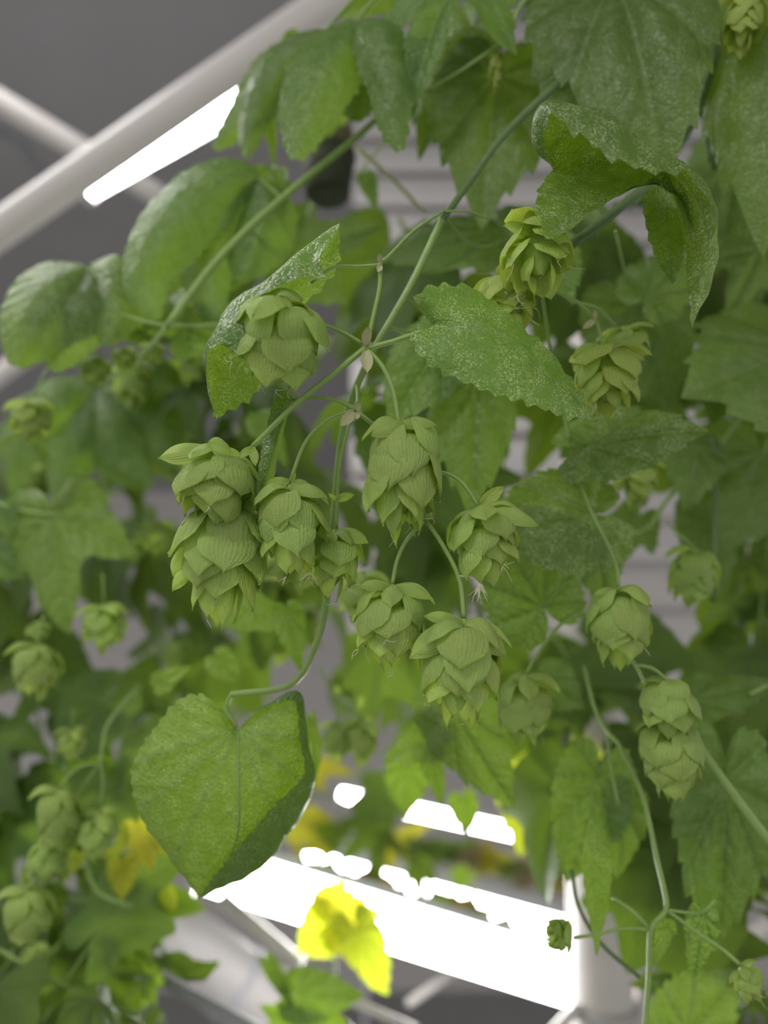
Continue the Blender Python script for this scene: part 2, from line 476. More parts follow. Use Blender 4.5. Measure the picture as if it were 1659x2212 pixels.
# ------------------------------------------------------------------ hop cones
PROF = {   # radial, axial along a bract
 'body': [(0.04, 0.0), (0.50, 0.05), (0.86, -0.10), (1.0, -0.38), (1.0, -0.72), (0.94, -1.04)],
 'open': [(0.04, 0.0), (0.55, 0.06), (0.92, -0.08), (1.10, -0.36), (1.17, -0.72), (1.22, -1.02)],
 'flare': [(0.04, 0.0), (0.40, 0.10), (0.78, 0.12), (1.10, 0.02), (1.36, -0.16), (1.62, -0.40)],
 'tip': [(0.04, 0.0), (0.34, 0.0), (0.62, -0.14), (0.74, -0.42), (0.66, -0.78), (0.48, -1.10)],
}
BRM = {}
def bract_data(kind, k, nu=12, nv=8):
    rnd = random.Random(k * 31 + len(kind))
    prof = [Vector((r, 0, z)) for r, z in PROF[kind]]
    C = spline(prof, nu)
    wmax = {'body': 0.86, 'open': 0.76, 'flare': 0.44, 'tip': 0.85}[kind] * rnd.uniform(0.85, 1.12)
    verts, uv, faces = [], [], []
    b1, b2 = rnd.uniform(-1, 1), rnd.uniform(0, 6)
    ell = lambda u: math.sqrt(max(0.0, 1 - ((u - 0.50) / 0.55) ** 2))
    for i in range(nu + 1):
        u = i / nu
        w = ell(u) if u > 0.12 else ell(0.12) * (0.35 + 0.65 * u / 0.12)
        if u > 0.80: w = ell(0.80) * ((1 - u) / 0.20) ** 1.15 + 0.012
        w *= wmax
        for j in range(nv + 1):
            v = -1 + 2 * j / nv
            ph = v * w + 0.10 * b1 * u
            r = C[i].x * (1 + 0.05 * v * v * u) - 0.06 * (1 - v * v) * math.sin(math.pi * u) * 0.0 + 0.035 * math.sin(4 * v + 5 * u + b2) * u
            r += 0.05 * (1 - v * v) * math.sin(math.pi * min(1, u * 1.1))
            z = C[i].z + 0.06 * v * v * (1 if kind != 'flare' else -1.5) + 0.03 * b1 * v
            if kind == 'flare':
                verts.append((r, v * w * 1.25, z - 0.16 * v * v))
            else:
                verts.append((r * math.cos(ph), r * math.sin(ph), z))
            uv.append((u, v))
    for i in range(nu):
        for j in range(nv):
            a = i * (nv + 1) + j
            faces.append((a, a + 1, a + nv + 2, a + nv + 1))
    return verts, faces, uv
def bract_mesh(kind, k, mk):
    key = (kind, k, mk)
    if key not in BRM:
        v, f, uv = bract_data(kind, k)
        me = mesh('bract', v, f); set_uv(me, uv); me.materials.append(M[mk]); BRM[key] = me
    return BRM[key]
def cone_layout(L, R, seed, n=26, loose=0.3, flare=3):
    """list of (kind, variant, 4x4) in the cone's own frame: stem end at 0, hanging along -z"""
    rnd = random.Random(seed)
    out = []
    az = rnd.uniform(0, 6.28)
    for k in range(n):
        t = k / (n - 1)
        az += math.radians(137.5) + rnd.uniform(-.35, .35)
        Lb = L * (0.43 - 0.08 * t) * rnd.uniform(0.82, 1.18)
        z0 = -t * (L * 0.66) - L * 0.01
        rr = R * (0.84 + 0.62 * t - 1.0 * t * t) * rnd.uniform(0.88, 1.08)
        kind = 'body'
        if k < flare: kind = 'flare'; rr = R * rnd.uniform(0.62, 0.85); Lb = L * 0.34
        elif t > 0.86: kind = 'tip'; rr *= 1.1
        elif rnd.random() < loose: kind = 'open'
        tilt = rnd.uniform(-.16, .10)
        m = Matrix.Translation((0, 0, z0)) @ Matrix.Rotation(az, 4, 'Z') @ Matrix.Rotation(tilt, 4, 'Y') @ Matrix.Diagonal((rr, rr, Lb, 1))
        out.append((kind, rnd.randrange(4), m))
    return out
def core_data(L, R):
    pts = [(0, 0.10), (-.06, .22), (-.2, .40), (-.45, .50), (-.68, .40), (-.82, .12)]
    v, f = [], []
    S = 8
    for z, r in pts:
        for k in range(S):
            q = 2 * math.pi * k / S
            v.append((R * r * math.cos(q), R * r * math.sin(q), z * L))
    for i in range(len(pts) - 1):
        for k in range(S):
            f.append((i * S + k, i * S + (k + 1) % S, (i + 1) * S + (k + 1) % S, (i + 1) * S + k))
    f.append(tuple(range(S))); f.append(tuple(len(v) - 1 - k for k in range(S)))
    return v, f
def cone_frame(top, bot, spin):
    ax = (top - bot).normalized()               # local +z points back up the stalk
    x = RX - ax * RX.dot(ax); x.normalize(); y = ax.cross(x)
    m = Matrix.Identity(4)
    for i in range(3):
        m[i][0], m[i][1], m[i][2], m[i][3] = x[i], y[i], ax[i], top[i]
    return m @ Matrix.Rotation(spin, 4, 'Z')
FARC = {}
def far_cone_mesh(k, mk):
    if (k, mk) not in FARC:
        V, F, U = [], [], []
        cv, cf = core_data(1.0, 0.32)
        for kind, var, m in cone_layout(1.0, 0.32, 100 + k, n=20, loose=0.35, flare=3):
            v, f, uv = bract_data(kind, var, 6, 4)
            o = len(V)
            V += [m @ Vector(p) for p in v]; U += uv; F += [tuple(i + o for i in q) for q in f]
        o = len(V); V += [Vector(p) for p in cv]; U += [(0, 0)] * len(cv); F += [tuple(i + o for i in q) for q in cf]
        me = mesh('hop_cone', V, F); set_uv(me, U); me.materials.append(M[mk]); FARC[(k, mk)] = me
    return FARC[(k, mk)]

# ------------------------------------------------------------------ a shoot and what grows on it
class Shoot:
    def __init__(self, label, base, group=None, name='hop_shoot'):
        self.o = empty(name, base)
        tag(self.o, label, 'hop plant', group)
        self.k = 0
    def stem(self, pts, d=None, r=0.0013, r1=None, mat='stem', name='stem', sides=8):
        return tube(name, P3(pts, d), r, r if r1 is None else r1, M[mat], self.o, sides)
    def finish_leaf(self, verts, faces, uv, base, mat, label=None):
        me = mesh('leaf', [Vector(v) - base for v in verts], faces); set_uv(me, uv)
        lf = obj('leaf', me, M[mat], self.o, Matrix.Translation(base))
        if label: lf['label'] = label
        return lf
    def net(self, curves, mat, nu=84, nv=12, teeth=16, amp=0.02, quilt=0.006, label=None, midrib=None, edges=(True, True), flat=None):
        """curves: long curves given in photo pixels and depth"""
        self.k += 1
        C = [P3(c) for c in curves]
        v, f, uv = net_verts(C, nu, nv, teeth, amp, edges, quilt, self.k)
        lf = self.finish_leaf(v, f, uv, C[len(C) // 2][0], mat, label)
        if flat:
            lay = lf.data.uv_layers.new(name='flat'); data = []
            for l in lf.data.loops:
                p = v[l.vertex_index] - CAM; dd = p.dot(FW)
                data += [(p.dot(RX) / dd * FPX + 829.5 - flat[0]) / flat[2], (1106 - p.dot(UP) / dd * FPX - flat[1]) / flat[2]]
            lay.data.foreach_set('uv', data)
        if midrib:
            mid = nv // 2
            pts = [v[i * (nv + 1) + mid] for i in range(0, nu + 1, 6)]
            tube('midrib', pts, 0.0006, 0.00015, M['stem'], lf, 6, 28)
        return lf
    def leaf(self, shape, base, tip, w, mat='green', face=(0, 0.35, 0.9), bend=0.6, lat=0.4, ruffle=0.03, seed=None,
             petiole=None, teeth=26, amp=0.10, rays=150, rings=10, label=None, pr=0.0009, twist=0.0, pmat='stem'):
        """w: width of the blade over its natural width"""
        self.k += 1
        B, T = W(*base), W(*tip)
        L = (T - B).length
        m = frame(B, T, camvec(*face))
        v, f, uv = polar_leaf(shape, rays, rings, teeth, amp, bend, lat, ruffle, w, seed if seed is not None else self.k, twist)
        # scale so that the tip lands on the given point
        tipv = max(v, key=lambda p: p[0] * p[0] + p[2] * p[2] if abs(p[1]) < .06 else 0)
        ch = math.hypot(tipv[0], tipv[2]); ang = math.atan2(tipv[2], tipv[0])
        s = L / ch
        R = m @ Matrix.Rotation(ang, 4, 'Y') @ Matrix.Scale(s, 4)
        wv = [R @ Vector(p) for p in v]
        lf = self.finish_leaf(wv, f, uv, B, mat, label)
        if petiole:
            tube('petiole', P3(petiole) + [B], pr, pr * 0.8, M[pmat], lf, 6)
        return lf
    def lobes(self, base, lobes, mat, label=None, petiole=None, nu=40, nv=8, amp=0.03, teeth=14):
        """a deeply cut leaf whose lobes hang separately: each lobe is (mid points, half width px, depth curl)"""
        self.k += 1
        B = W(*base)
        V, F, U = [], [], []
        for mids, hw, curl in lobes:
            mp = P3([base] + mids)
            S = spline(mp, 10)
            left, right, mid = [], [], []
            for i, p in enumerate(S):
                u = i / 10
                t = (S[min(i + 1, 10)] - S[max(i - 1, 0)]).normalized()
                side = t.cross(-FW); side.normalize()
                d = (p - CAM).dot(FW)
                wdt = hw * d / FPX * (math.sin(math.pi * (u * 0.93 + 0.035) ** 0.85) ** 0.8)
                wdt = max(wdt, 0.0004)
                bk = FW * (curl * wdt)
                left.append(p - side * wdt + bk); right.append(p + side * wdt + bk); mid.append(p - FW * 0.0)
            v, f, uv = net_verts([left, mid, right], nu, nv, teeth, amp, (True, True), 0.006, self.k)
            o = len(V); V += v; U += uv; F += [tuple(i + o for i in q) for q in f]
        lf = self.finish_leaf(V, F, U, B, mat, label)
        if petiole:
            tube('petiole', P3(petiole) + [B], 0.0011, 0.0009, M['stem'], lf, 6)
        return lf
    def cone(self, top, bot, w, seed=0, mat='bract', n=26, loose=0.3, flare=3, spin=None, threads=6, label=None):
        """top, bot: stalk end and tip in photo pixels and depth, w: width in pixels"""
        A, B = W(*top), W(*bot)
        L = (A - B).length
        d = (top[2] + bot[2]) / 2
        R = w * 0.5 * d / FPX * 0.95
        rnd = random.Random(seed + 50)
        cf = cone_frame(A, B, rnd.uniform(0, 6.28) if spin is None else spin)
        v, f = core_data(L, R)
        c = obj('hop_cone', mesh('hop_cone', v, f), M['core'], self.o, cf)
        if label: c['label'] = label
        tips = []
        for kind, var, m in cone_layout(L, R, seed, n, loose, flare):
            obj('bract', bract_mesh(kind, var, mat), None, c, cf @ m)
            tips.append(cf @ m @ Vector(PROF[kind][-1][:1] + (0,) + PROF[kind][-1][1:]))
        if threads:
            V, F = [], []
            for q in range(threads):
                p = rnd.choice(tips[8:])
                for z in range(rnd.choice((1, 2, 3))):
                    dr = Vector((rnd.uniform(-1, 1), rnd.uniform(-1, .6), rnd.uniform(-1.2, .3))).normalized()
                    ln = rnd.uniform(0.003, 0.006)
                    e1 = p + dr * ln * .5 + Vector((rnd.uniform(-1, 1), rnd.uniform(-1, 1), rnd.uniform(-1, 1))) * .0009
                    e2 = p + dr * ln + Vector((rnd.uniform(-1, 1), rnd.uniform(-1, 1), rnd.uniform(-1, 1))) * .0016
                    v, f = tube_data([p, e1, e2], 0.00013, 0.00007, 4, 6)
                    o = len(V); V += [x - A for x in v]; F += [tuple(i + o for i in g) for g in f]
            s = obj('dried_styles', mesh('dried_styles', V, F), M['thread'], c, Matrix.Translation(A))
            tag(s, 'fine dried white styles', kind='stuff')
        return c
    def bract_to(self, cone, base, tip, w=0.5, mat='bract', cup=0.22):
        """one long loose bract of a cone, from its base to its tip"""
        B, T = W(*base), W(*tip); L = (T - B).length
        m = frame(B, T, camvec(0.1, 0.5, .8)) @ Matrix.Diagonal((L, L, L, 1))
        key = ('long', mat, w)
        if key not in PET:
            v, f, uv = [], [], []
            for i in range(13):
                u = i / 12
                wd_ = w * 0.5 * (math.sin(math.pi * (u * .92 + .07)) ** .75 if u < .8 else math.sin(math.pi * (.8 * .92 + .07)) ** .75 * ((1 - u) / .2) ** 1.1 + .01)
                for j in range(9):
                    y = -1 + j / 4
                    v.append((u, y * wd_, -cup * y * y * wd_ * 2 + 0.16 * math.sin(u * 3.0) + .015 * math.sin(5 * y + 9 * u))); uv.append((u, y))
            for i in range(12):
                for j in range(8):
                    a = i * 9 + j; f.append((a, a + 1, a + 10, a + 9))
            PET[key] = mesh('bract', v, f); set_uv(PET[key], uv); PET[key].materials.append(M[mat])
        return obj('bract', PET[key], None, cone, m)
    def far_cone(self, top, bot, w, k=0, mat='bract', stalk=None):
        A, B = W(*top), W(*bot)
        L = (A - B).length; d = (top[2] + bot[2]) / 2
        R = w * 0.5 * d / FPX
        cf = cone_frame(A, B, k * 1.3) @ Matrix.Diagonal((R / 0.32, R / 0.32, L, 1))
        c = obj('hop_cone', far_cone_mesh(k % 3, mat), None, self.o, cf)
        if stalk:
            tube('cone_stalk', P3(stalk) + [A], 0.0008, 0.0006, M['stem'], self.o, 6)
        return c
    def stipule(self, p, tip, w=0.5, mat='stipule'):
        B, T = W(*p), W(*tip)
        L = (T - B).length
        m = frame(B, T, camvec(0.2, 0.2, 1)) @ Matrix.Diagonal((L, L * w, L * w, 1))
        key = 'stip' + mat
        if key not in PET:
            v, f, uv = [], [], []
            for i in range(7):
                u = i / 6
                wd_ = 0.5 * math.sin(math.pi * (u * .9 + .08)) ** .8 if u < 1 else 0.01
                for j in range(5):
                    y = -1 + j / 2
                    v.append((u, y * wd_, 0.18 * y * y + 0.15 * math.sin(u * 2.5)))
            for i in range(6):
                for j in range(4):
                    a = i * 5 + j; f.append((a, a + 1, a + 6, a + 5))
            PET[key] = mesh('stipule', v, f); PET[key].materials.append(M[mat])
        return obj('stipule', PET[key], None, self.o, m)

COL = []                                         # (low, high, tree, owner) of everything already standing
def note(verts, faces, owner=None):
    vs = [Vector(v) for v in verts]
    lo = [min(v[i] for v in vs) for i in range(3)]; hi = [max(v[i] for v in vs) for i in range(3)]
    return (lo, hi, BVHTree.FromPolygons(vs, faces), owner)
def hits(e, skip=None):
    n = 0
    for c in COL:
        if c[3] is not None and c[3] == skip: continue
        if any(e[1][i] < c[0][i] or c[1][i] < e[0][i] for i in range(3)): continue
        n += len(e[2].overlap(c[2]))
    return n
def note_scene():
    for o in list(SC.objects):
        if o.type == 'MESH' and o.name not in ('floor', 'ceiling', 'wall_back'):
            mw = MW[o.name]
            COL.append(note([mw @ v.co for v in o.data.vertices], [tuple(p.vertices) for p in o.data.polygons]))
BINES = []
def bg_bine(label, path, mats, leaf_len=0.085, n=7, seed=0, cones=0, group='hop bines in the background', stem_mat='stem', shapes=('cordate', 'three', 'five', 'three'), droop=0.5, r=0.0016):
    pts = P3(path)
    s = Shoot(label, pts[0], group, 'hop_bine')
    st = tube('stem', pts, r, r * 0.7, M[stem_mat], s.o, 7)
    mw = MW[st.name]
    COL.append(note([mw @ v.co for v in st.data.vertices], [tuple(p.vertices) for p in st.data.polygons], st.name))
    BINES.append((s, st.name, pts, mats, leaf_len, n, seed, cones, stem_mat, shapes, droop))
def grow_bines():
    """leaves and cones of every bine, each tried in several poses until it clears its neighbours"""
    for s, own, pts, mats, leaf_len, n, seed, cones, stem_mat, shapes, droop in BINES:
        rnd = random.Random(seed * 7 + 3)
        S = spline(pts, n * 4)
        for i in range(n):
            k0 = int((i + 0.5) * 4)
            t = (S[min(len(S) - 1, k0 + 1)] - S[max(0, k0 - 1)]).normalized()
            a0 = Matrix.Rotation(rnd.uniform(0, 6.28), 3, t) @ t.orthogonal().normalized()
            for sg in (1, -1):
                sh = rnd.choice(shapes); k = rnd.randrange(3); mk = rnd.choice(mats)
                V, F, _ = bg_mesh(sh, k)
                best = None
                for tr in range(150):
                    p = S[k0] if tr < 25 else S[max(0, min(len(S) - 1, k0 + rnd.choice((-2, -1, 1, 2) if tr < 100 else range(-6, 7))))]
                    a = a0 if tr == 0 else Matrix.Rotation(rnd.gauss(0, .35 + .03 * tr), 3, t) @ a0
                    dr = (a * sg + Vector((0, 0, -droop * rnd.uniform(.3, 1.6))) + Vector((rnd.uniform(-.3, .3), rnd.uniform(-.3, .3), 0))).normalized()
                    b = p + dr * rnd.uniform(0.02, 0.04)
                    L = leaf_len * rnd.uniform(0.65, 1.2) * (1 if tr < 50 else .8 if tr < 75 else .6 if tr < 110 else .45)
                    dr2 = (dr + Vector((0, 0, -rnd.uniform(.1, 1.0)))).normalized()
                    fc = Vector((rnd.uniform(-.6, .6), rnd.uniform(-1.1, .1), rnd.uniform(0.0, 1.1)))
                    m = frame(b, b + dr2, fc) @ Matrix.Scale(L, 4)
                    e = note([m @ Vector(v) for v in V], F)
                    fm = frame(p, b, Vector((0, 0, 1))) @ Matrix.Diagonal(((b - p).length, 0.0008, 0.0008, 1))
                    uv_, uf_ = unit_tube()
                    e2 = note([fm @ Vector(v) for v in uv_], uf_, None)
                    h = hits(e) + hits(e2, own)
                    if best is None or h < best[0]: best = (h, m, fm, e, e2)
                    if h == 0: break
                h, m, fm, e, e2 = best
                key = (sh, k, mk)
                if key not in BGM:
                    v, f, uv = bg_mesh(sh, k)
                    me = mesh('leaf', v, f); set_uv(me, uv); me.materials.append(M[mk]); BGM[key] = me
                lf = obj('leaf', BGM[key], None, s.o, m)
                pm = 'pet' + stem_mat
                if pm not in PET:
                    v, f = unit_tube()
                    PET[pm] = mesh('petiole', v, f); PET[pm].materials.append(M[stem_mat])
                obj('petiole', PET[pm], None, lf, fm)
                COL.append(e); COL.append(e2)
        for c in range(cones):
            me = far_cone_mesh(c % 3, 'bract')
            cv = [v.co.copy() for v in me.vertices]; cfc = [tuple(q.vertices) for q in me.polygons]
            best = None
            for tr in range(80):
                p = rnd.choice(S)
                top = p + Vector((rnd.uniform(-.02, .02), rnd.uniform(-.04, .02), -rnd.uniform(.015, .03)))
                L = rnd.uniform(.028, .036) * (1 if tr < 50 else .8); R = L * 0.36
                cf = cone_frame(top, top + Vector((rnd.uniform(-.3, .3), rnd.uniform(-.3, .3), -1)), rnd.uniform(0, 6)) @ Matrix.Diagonal((R / 0.32, R / 0.32, L, 1))
                e = note([cf @ v for v in cv], cfc)
                sp = [p, p.lerp(top, .5) + Vector((0, 0, .006)), top]
                tv, tf = tube_data(sp, .0007, .0006, 6)
                e2 = note(tv, tf)
                h = hits(e) + hits(e2, own)
                if best is None or h < best[0]: best = (h, cf, sp, e, e2)
                if h == 0: break
            h, cf, sp, e, e2 = best
            obj('hop_cone', me, None, s.o, cf)
            tube('cone_stalk', sp, 0.0007, 0.0006, M['stem'], s.o, 6)
            COL.append(e); COL.append(e2)

# ------------------------------------------------------------------ the room
def quad_box(name, lo, hi, mat, kind='structure'):
    x0, y0, z0 = lo; x1, y1, z1 = hi
    v = [(x0, y0, z0), (x1, y0, z0), (x1, y1, z0), (x0, y1, z0), (x0, y0, z1), (x1, y0, z1), (x1, y1, z1), (x0, y1, z1)]
    f = [(3, 2, 1, 0), (4, 5, 6, 7), (0, 1, 5, 4), (1, 2, 6, 5), (2, 3, 7, 6), (3, 0, 4, 7)]
    o = obj(name, mesh(name, v, f, False), mat)
    tag(o, kind=kind)
    return o
tag(quad_box('floor', (-4, -3, -0.1), (4, 4.6, 0), M['floor']), 'grey concrete floor of the grow room', 'floor')
tag(quad_box('ceiling', (-4, -1.2, 2.75), (4, 4.6, 2.85), M['ceiling']), 'dull grey sheet ceiling above the white pipes', 'ceiling')
wb = tag(quad_box('wall_back', (-4, 4.5, 0), (4, 4.6, 2.75), M['wall']), 'pale wall seen in gaps between the leaves', 'wall')

# white slatted screen standing behind the plants on the right
def slat_screen():
    d = 1.2
    root = empty('slatted_screen', W(1290, 1500, d))
    tag(root, 'white screen of broad horizontal slats behind the hop leaves', 'screen')
    x0, x1 = W(760, 400, d).x, W(1900, 400, d).x
    y = W(1200, 700, d).y
    me = None
    z = 1.5
    while z < 2.66:
        if me is None:
            w = x1 - x0
            prof = [(-.008, 0), (-.010, .02), (-.002, .045), (.006, .062), (.010, .062), (.002, .040), (-.006, .018), (-.004, 0)]
            v = [(0, p[0], p[1]) for p in prof] + [(w, p[0], p[1]) for p in prof]
            k = len(prof)
            f = [(i, (i + 1) % k, k + (i + 1) % k, k + i) for i in range(k)] + [tuple(range(k - 1, -1, -1)), tuple(range(k, 2 * k))]
            me = mesh('slat', v, f, False); me.materials.append(M['panel'])
        obj('slat', me, None, root, Matrix.Translation((x0, y, z)))
        z += 0.066
    for xx in (W(1285, 1700, d).x, x1 - .03):
        tube('post', [Vector((xx, y + .03, 0.0)), Vector((xx, y + .03, 2.72))], 0.016, 0.016, M['panel'], root, 10, 2)
slat_screen()

# pipe frame under the ceiling
fr = empty('overhead_pipework', W(0, 500, .80))
tag(fr, 'white plastic pipes crossing below the grey ceiling', 'pipework')
pA = tube('pipe', P3([(-900, 1121, .80), (1000, -196, .80)]), 0.0185, 0.0185, M['pvc'], fr, 24, 6)
tube('pipe', P3([(-900, -313, .86), (-160, 125, 1.02), (470, 498, 1.18)]), 0.0165, 0.0165, M['pvc'], fr, 20, 6)
tube('pipe', P3([(-900, 1458, 1.25), (420, 505, 1.25)]), 0.0165, 0.0165, M['pvc'], fr, 20, 6)
tube('cable', P3([(-40, 262, 1.25), (30, 300, 1.25), (70, 345, 1.25), (100, 390, 1.25)]), 0.008, 0.006, M['clip'], fr, 8)

# LED lamps: a housing with a glowing diffuser, each its own thing
def led_bar(label, a, b, w, h, facing, name='led_grow_light', caps=True, group=None, stand=False):
    A, B = (a, b) if isinstance(a, Vector) else (W(*a), W(*b))
    root = empty(name, A); tag(root, label, 'lamp', group)
    x = (B - A).normalized(); L = (B - A).length
    n = facing - x * facing.dot(x); n.normalize(); y = n.cross(x)
    m = Matrix.Identity(4)
    for i in range(3):
        m[i][0], m[i][1], m[i][2], m[i][3] = x[i], y[i], n[i], A[i]
    # diffuser: a shallow bow towards the lit side
    S = 10
    prof = [(w * .5 * math.cos(math.pi * k / S), h * 0.6 * math.sin(math.pi * k / S)) for k in range(S + 1)]
    v = [(0, p, q) for p, q in prof] + [(L, p, q) for p, q in prof]
    f = [(k, k + 1, S + 2 + k, S + 1 + k) for k in range(S)] + [tuple(range(S, -1, -1)), tuple(range(S + 1, 2 * S + 2))]
    obj('diffuser', mesh('diffuser', v, f), M['led'], root, m)
    # housing: open tray behind
    e = 0.0025
    hp = [(-w * .5 - e, .001), (-w * .5 - e, -h * .6), (-w * .3, -h), (w * .3, -h), (w * .5 + e, -h * .6), (w * .5 + e, .001), (w * .5, -.001), (-w * .5, -.001)]
    k = len(hp)
    v = [(0, p, q) for p, q in hp] + [(L, p, q) for p, q in hp]
    f = [(i, (i + 1) % k, k + (i + 1) % k, k + i) for i in range(k)] + [tuple(range(k - 1, -1, -1)), tuple(range(k, 2 * k))]
    obj('housing', mesh('housing', v, f, False), M['housing'], root, m)
    if caps:
        for xx in (-0.012, L):
            v = [(xx, p, q) for p, q in ((-w * .55, -h), (w * .55, -h), (w * .55, h * .62), (-w * .55, h * .62))]
            v += [(p[0] + .012, p[1], p[2]) for p in v]
            f = [(3, 2, 1, 0), (4, 5, 6, 7), (0, 1, 5, 4), (1, 2, 6, 5), (2, 3, 7, 6), (3, 0, 4, 7)]
            obj('end_cap', mesh('end_cap', v, f, False), M['pvc'], root, m)
    if stand:
        for q in (.08, .92):
            p = A.lerp(B, q) - n * (h + .004)
            tube('stand_leg', [p + Vector((0, 0, .02)), Vector((p.x, p.y, 0))], .006, .006, M['rod'], root, 8, 2)
    return root
led_bar('glowing LED tube hung beside the sloping white pipe', (192, 408, .98), (720, 108, .88), 0.026, 0.018, camvec(0.1, -1, 0.55))
led_bar('wide glowing LED bar running behind the white post', (440, 1871, .86), (1335, 2149, .82), 0.056, 0.03, camvec(0.0, -0.12, 1))
led_bar('second LED bar beyond the wide bar, half hidden by small plants', (650, 1848, 1.25), (1320, 2026, 1.17), 0.033, 0.03, camvec(0, -0.5, 0.9))
led_bar('thin distant LED bar below the dark silhouetted leaf', (740, 1715, 1.9), (1300, 1836, 1.75), 0.030, 0.03, camvec(0, -0.5, 0.9), stand=True)
# the tubes under the ceiling on the lit left side go on over the rack and the aisle, out of the picture
for x, y, z, lab in ((-0.90, 0.55, 2.50, 'LED tube under the ceiling over the left end of the rack'), (-0.55, -0.55, 2.40, 'LED tube under the ceiling over the aisle before the plants')):
    lamp = led_bar(lab, Vector((x - .45, y, z)), Vector((x + .45, y + .1, z)), 0.075, 0.03, Vector((0, 0.0, -1)), name='led_grow_light_offscreen', group='ceiling tubes out of view')
    for q in (-.3, .3):
        tube('hanger_wire', [Vector((x + q, y + .05 + q / 9, z + .02)), Vector((x + q, y + .05 + q / 9, 2.76))], .0015, .0015, M['rod'], lamp, 6, 2)

# rack: post, lower pipes, rods
rk = empty('pipe_rack', W(1305, 2400, .78))
tag(rk, 'white plastic pipe rack with an upright post beside the wide LED bar', 'rack')
tube('post', P3([(1307, 2420, .74), (1283, 1600, .80), (1266, 700, .90)]), 0.0315, 0.0315, M['pvc'], rk, 28, 8)
tube('coupling', P3([(1306, 2192, .75), (1305, 2170, .752)]), 0.0345, 0.0345, M['grey_pvc'], rk, 28, 2)
tube('pipe', P3([(330, 2010, .95), (470, 2095, .95), (760, 2330, .93)]), 0.044, 0.044, M['grey_pvc'], rk, 28, 10)
tube('coupling', P3([(507, 2121, .95), (519, 2131, .95)]), 0.047, 0.047, M['rod'], rk, 28, 2)
tube('rod', P3([(560, 2075, .66), (900, 2225, .64)]), 0.0042, 0.0042, M['pvc'], rk, 10, 3)
tube('rod', P3([(330, 2105, .62), (560, 2225, .60)]), 0.0045, 0.0045, M['rod'], rk, 10, 3)
tube('rod', P3([(880, 2170, .9), (1030, 2065, .95)]), 0.0055, 0.0055, M['pvc'], rk, 10, 3)
tube('rod', P3([(1190, 2235, .72), (1250, 2175, .74)]), 0.0055, 0.0055, M['pvc'], rk, 10, 3)
tube('rod', P3([(1500, 2130, .85), (1700, 1965, .85)]), 0.010, 0.010, M['pvc'], rk, 12, 3)
tube('rail', P3([(600, 1790, 1.45), (1500, 2010, 1.35)]), 0.028, 0.028, M['grey_pvc'], rk, 16, 3)
tube('rail', P3([(480, 1940, .78), (650, 2085, .74)]), 0.0075, 0.0075, M['pvc'], rk, 12, 3)

# small dark pot hanging among the leaves
def pot():
    root = empty('net_pot', W(712, 425, .58)); tag(root, 'dark mossy net pot hanging behind the drooping leaf lobes', 'pot')
    ax = (W(716, 270, .60) - W(706, 425, .58)); L = ax.length; ax.normalize()
    x = RX - ax * RX.dot(ax); x.normalize(); y = ax.cross(x)
    m = Matrix.Identity(4); c = W(706, 425, .58)
    for i in range(3): m[i][0], m[i][1], m[i][2], m[i][3] = x[i], y[i], ax[i], c[i]
    def lathe(name, prof, mat, S=20, ribs=0):
        v, f = [], []
        for r, z in prof:
            for k in range(S):
                q = 2 * math.pi * k / S
                rr = r * (1 + (0.05 if ribs and k % 2 else 0))
                v.append((rr * math.cos(q), rr * math.sin(q), z))
        for i in range(len(prof) - 1):
            for k in range(S):
                f.append((i * S + k, i * S + (k + 1) % S, (i + 1) * S + (k + 1) % S, (i + 1) * S + k))
        f.append(tuple(range(S - 1, -1, -1))); f.append(tuple((len(prof) - 1) * S + k for k in range(S)))
        obj(name, mesh(name, v, f), mat, root, m)
    r = 54 * .58 / FPX
    lathe('pot_body', [(r * .72, 0), (r * .86, .002), (r * .95, L * .3), (r * 1.0, L * .55)], M['pot'], ribs=1)
    lathe('growing_plug', [(r * .93, L * .52), (r * .95, L * .85), (r * .7, L * 1.0)], M['soil'])
    lathe('rim', [(r * 1.0, L * .5), (r * 1.08, L * .52), (r * 1.08, L * .57), (r * 1.0, L * .58)], M['pot'])
pot()

# ------------------------------------------------------------------ the shoot in focus
S1 = Shoot('sharp hop shoot with nine pale cones and a mottled pointed leaf', W(1205, 180, .36))
S1.stem([(1205, 180, .37), (1090, 290, .365), (1010, 400, .36), (955, 475, .345)], r=.0020, r1=.0016, mat='stem_d')
S1.stem([(955, 475, .345), (890, 612, .34), (815, 742, .335), (772, 830, .335), (740, 930, .335), (722, 1100, .335), (706, 1290, .335), (683, 1390, .335), (630, 1478, .34), (500, 1500, .35)], r=.0016, r1=.0015)
S1.stem([(778, 850, .335), (752, 930, .328), (733, 1020, .322), (727, 1145, .318)], r=.0007, name='cone_stalk')
S1.stem([(960, 455, .345), (895, 498, .325), (838, 555, .308), (822, 566, .305)], r=.0007)
S1.stem([(822, 566, .305), (820, 620, .303), (805, 690, .301), (791, 748, .300)], r=.0009, r1=.001)
S1.stem([(960, 457, .345), (1010, 458, .35), (1060, 475, .36)], r=.0006)
S1.stem([(822, 572, .305), (775, 575, .305), (720, 577, .303), (672, 612, .302)], r=.0007, r1=.0006, name='petiole')
S1.stem([(791, 750, .300), (730, 800, .299), (640, 872, .299), (545, 965, .299)], r=.0012, r1=.0011, name='cone_stalk')
S1.stem([(791, 752, .300), (840, 740, .298), (895, 722, .296)], r=.0011, r1=.001, name='petiole')
S1.stem([(793, 755, .300), (825, 790, .298), (848, 840, .297), (862, 915, .297)], r=.0010, r1=.0009, name='cone_stalk')
S1.stem([(782, 742, .302), (735, 715, .306), (680, 694, .302)], r=.0009, r1=.0009, name='cone_stalk')
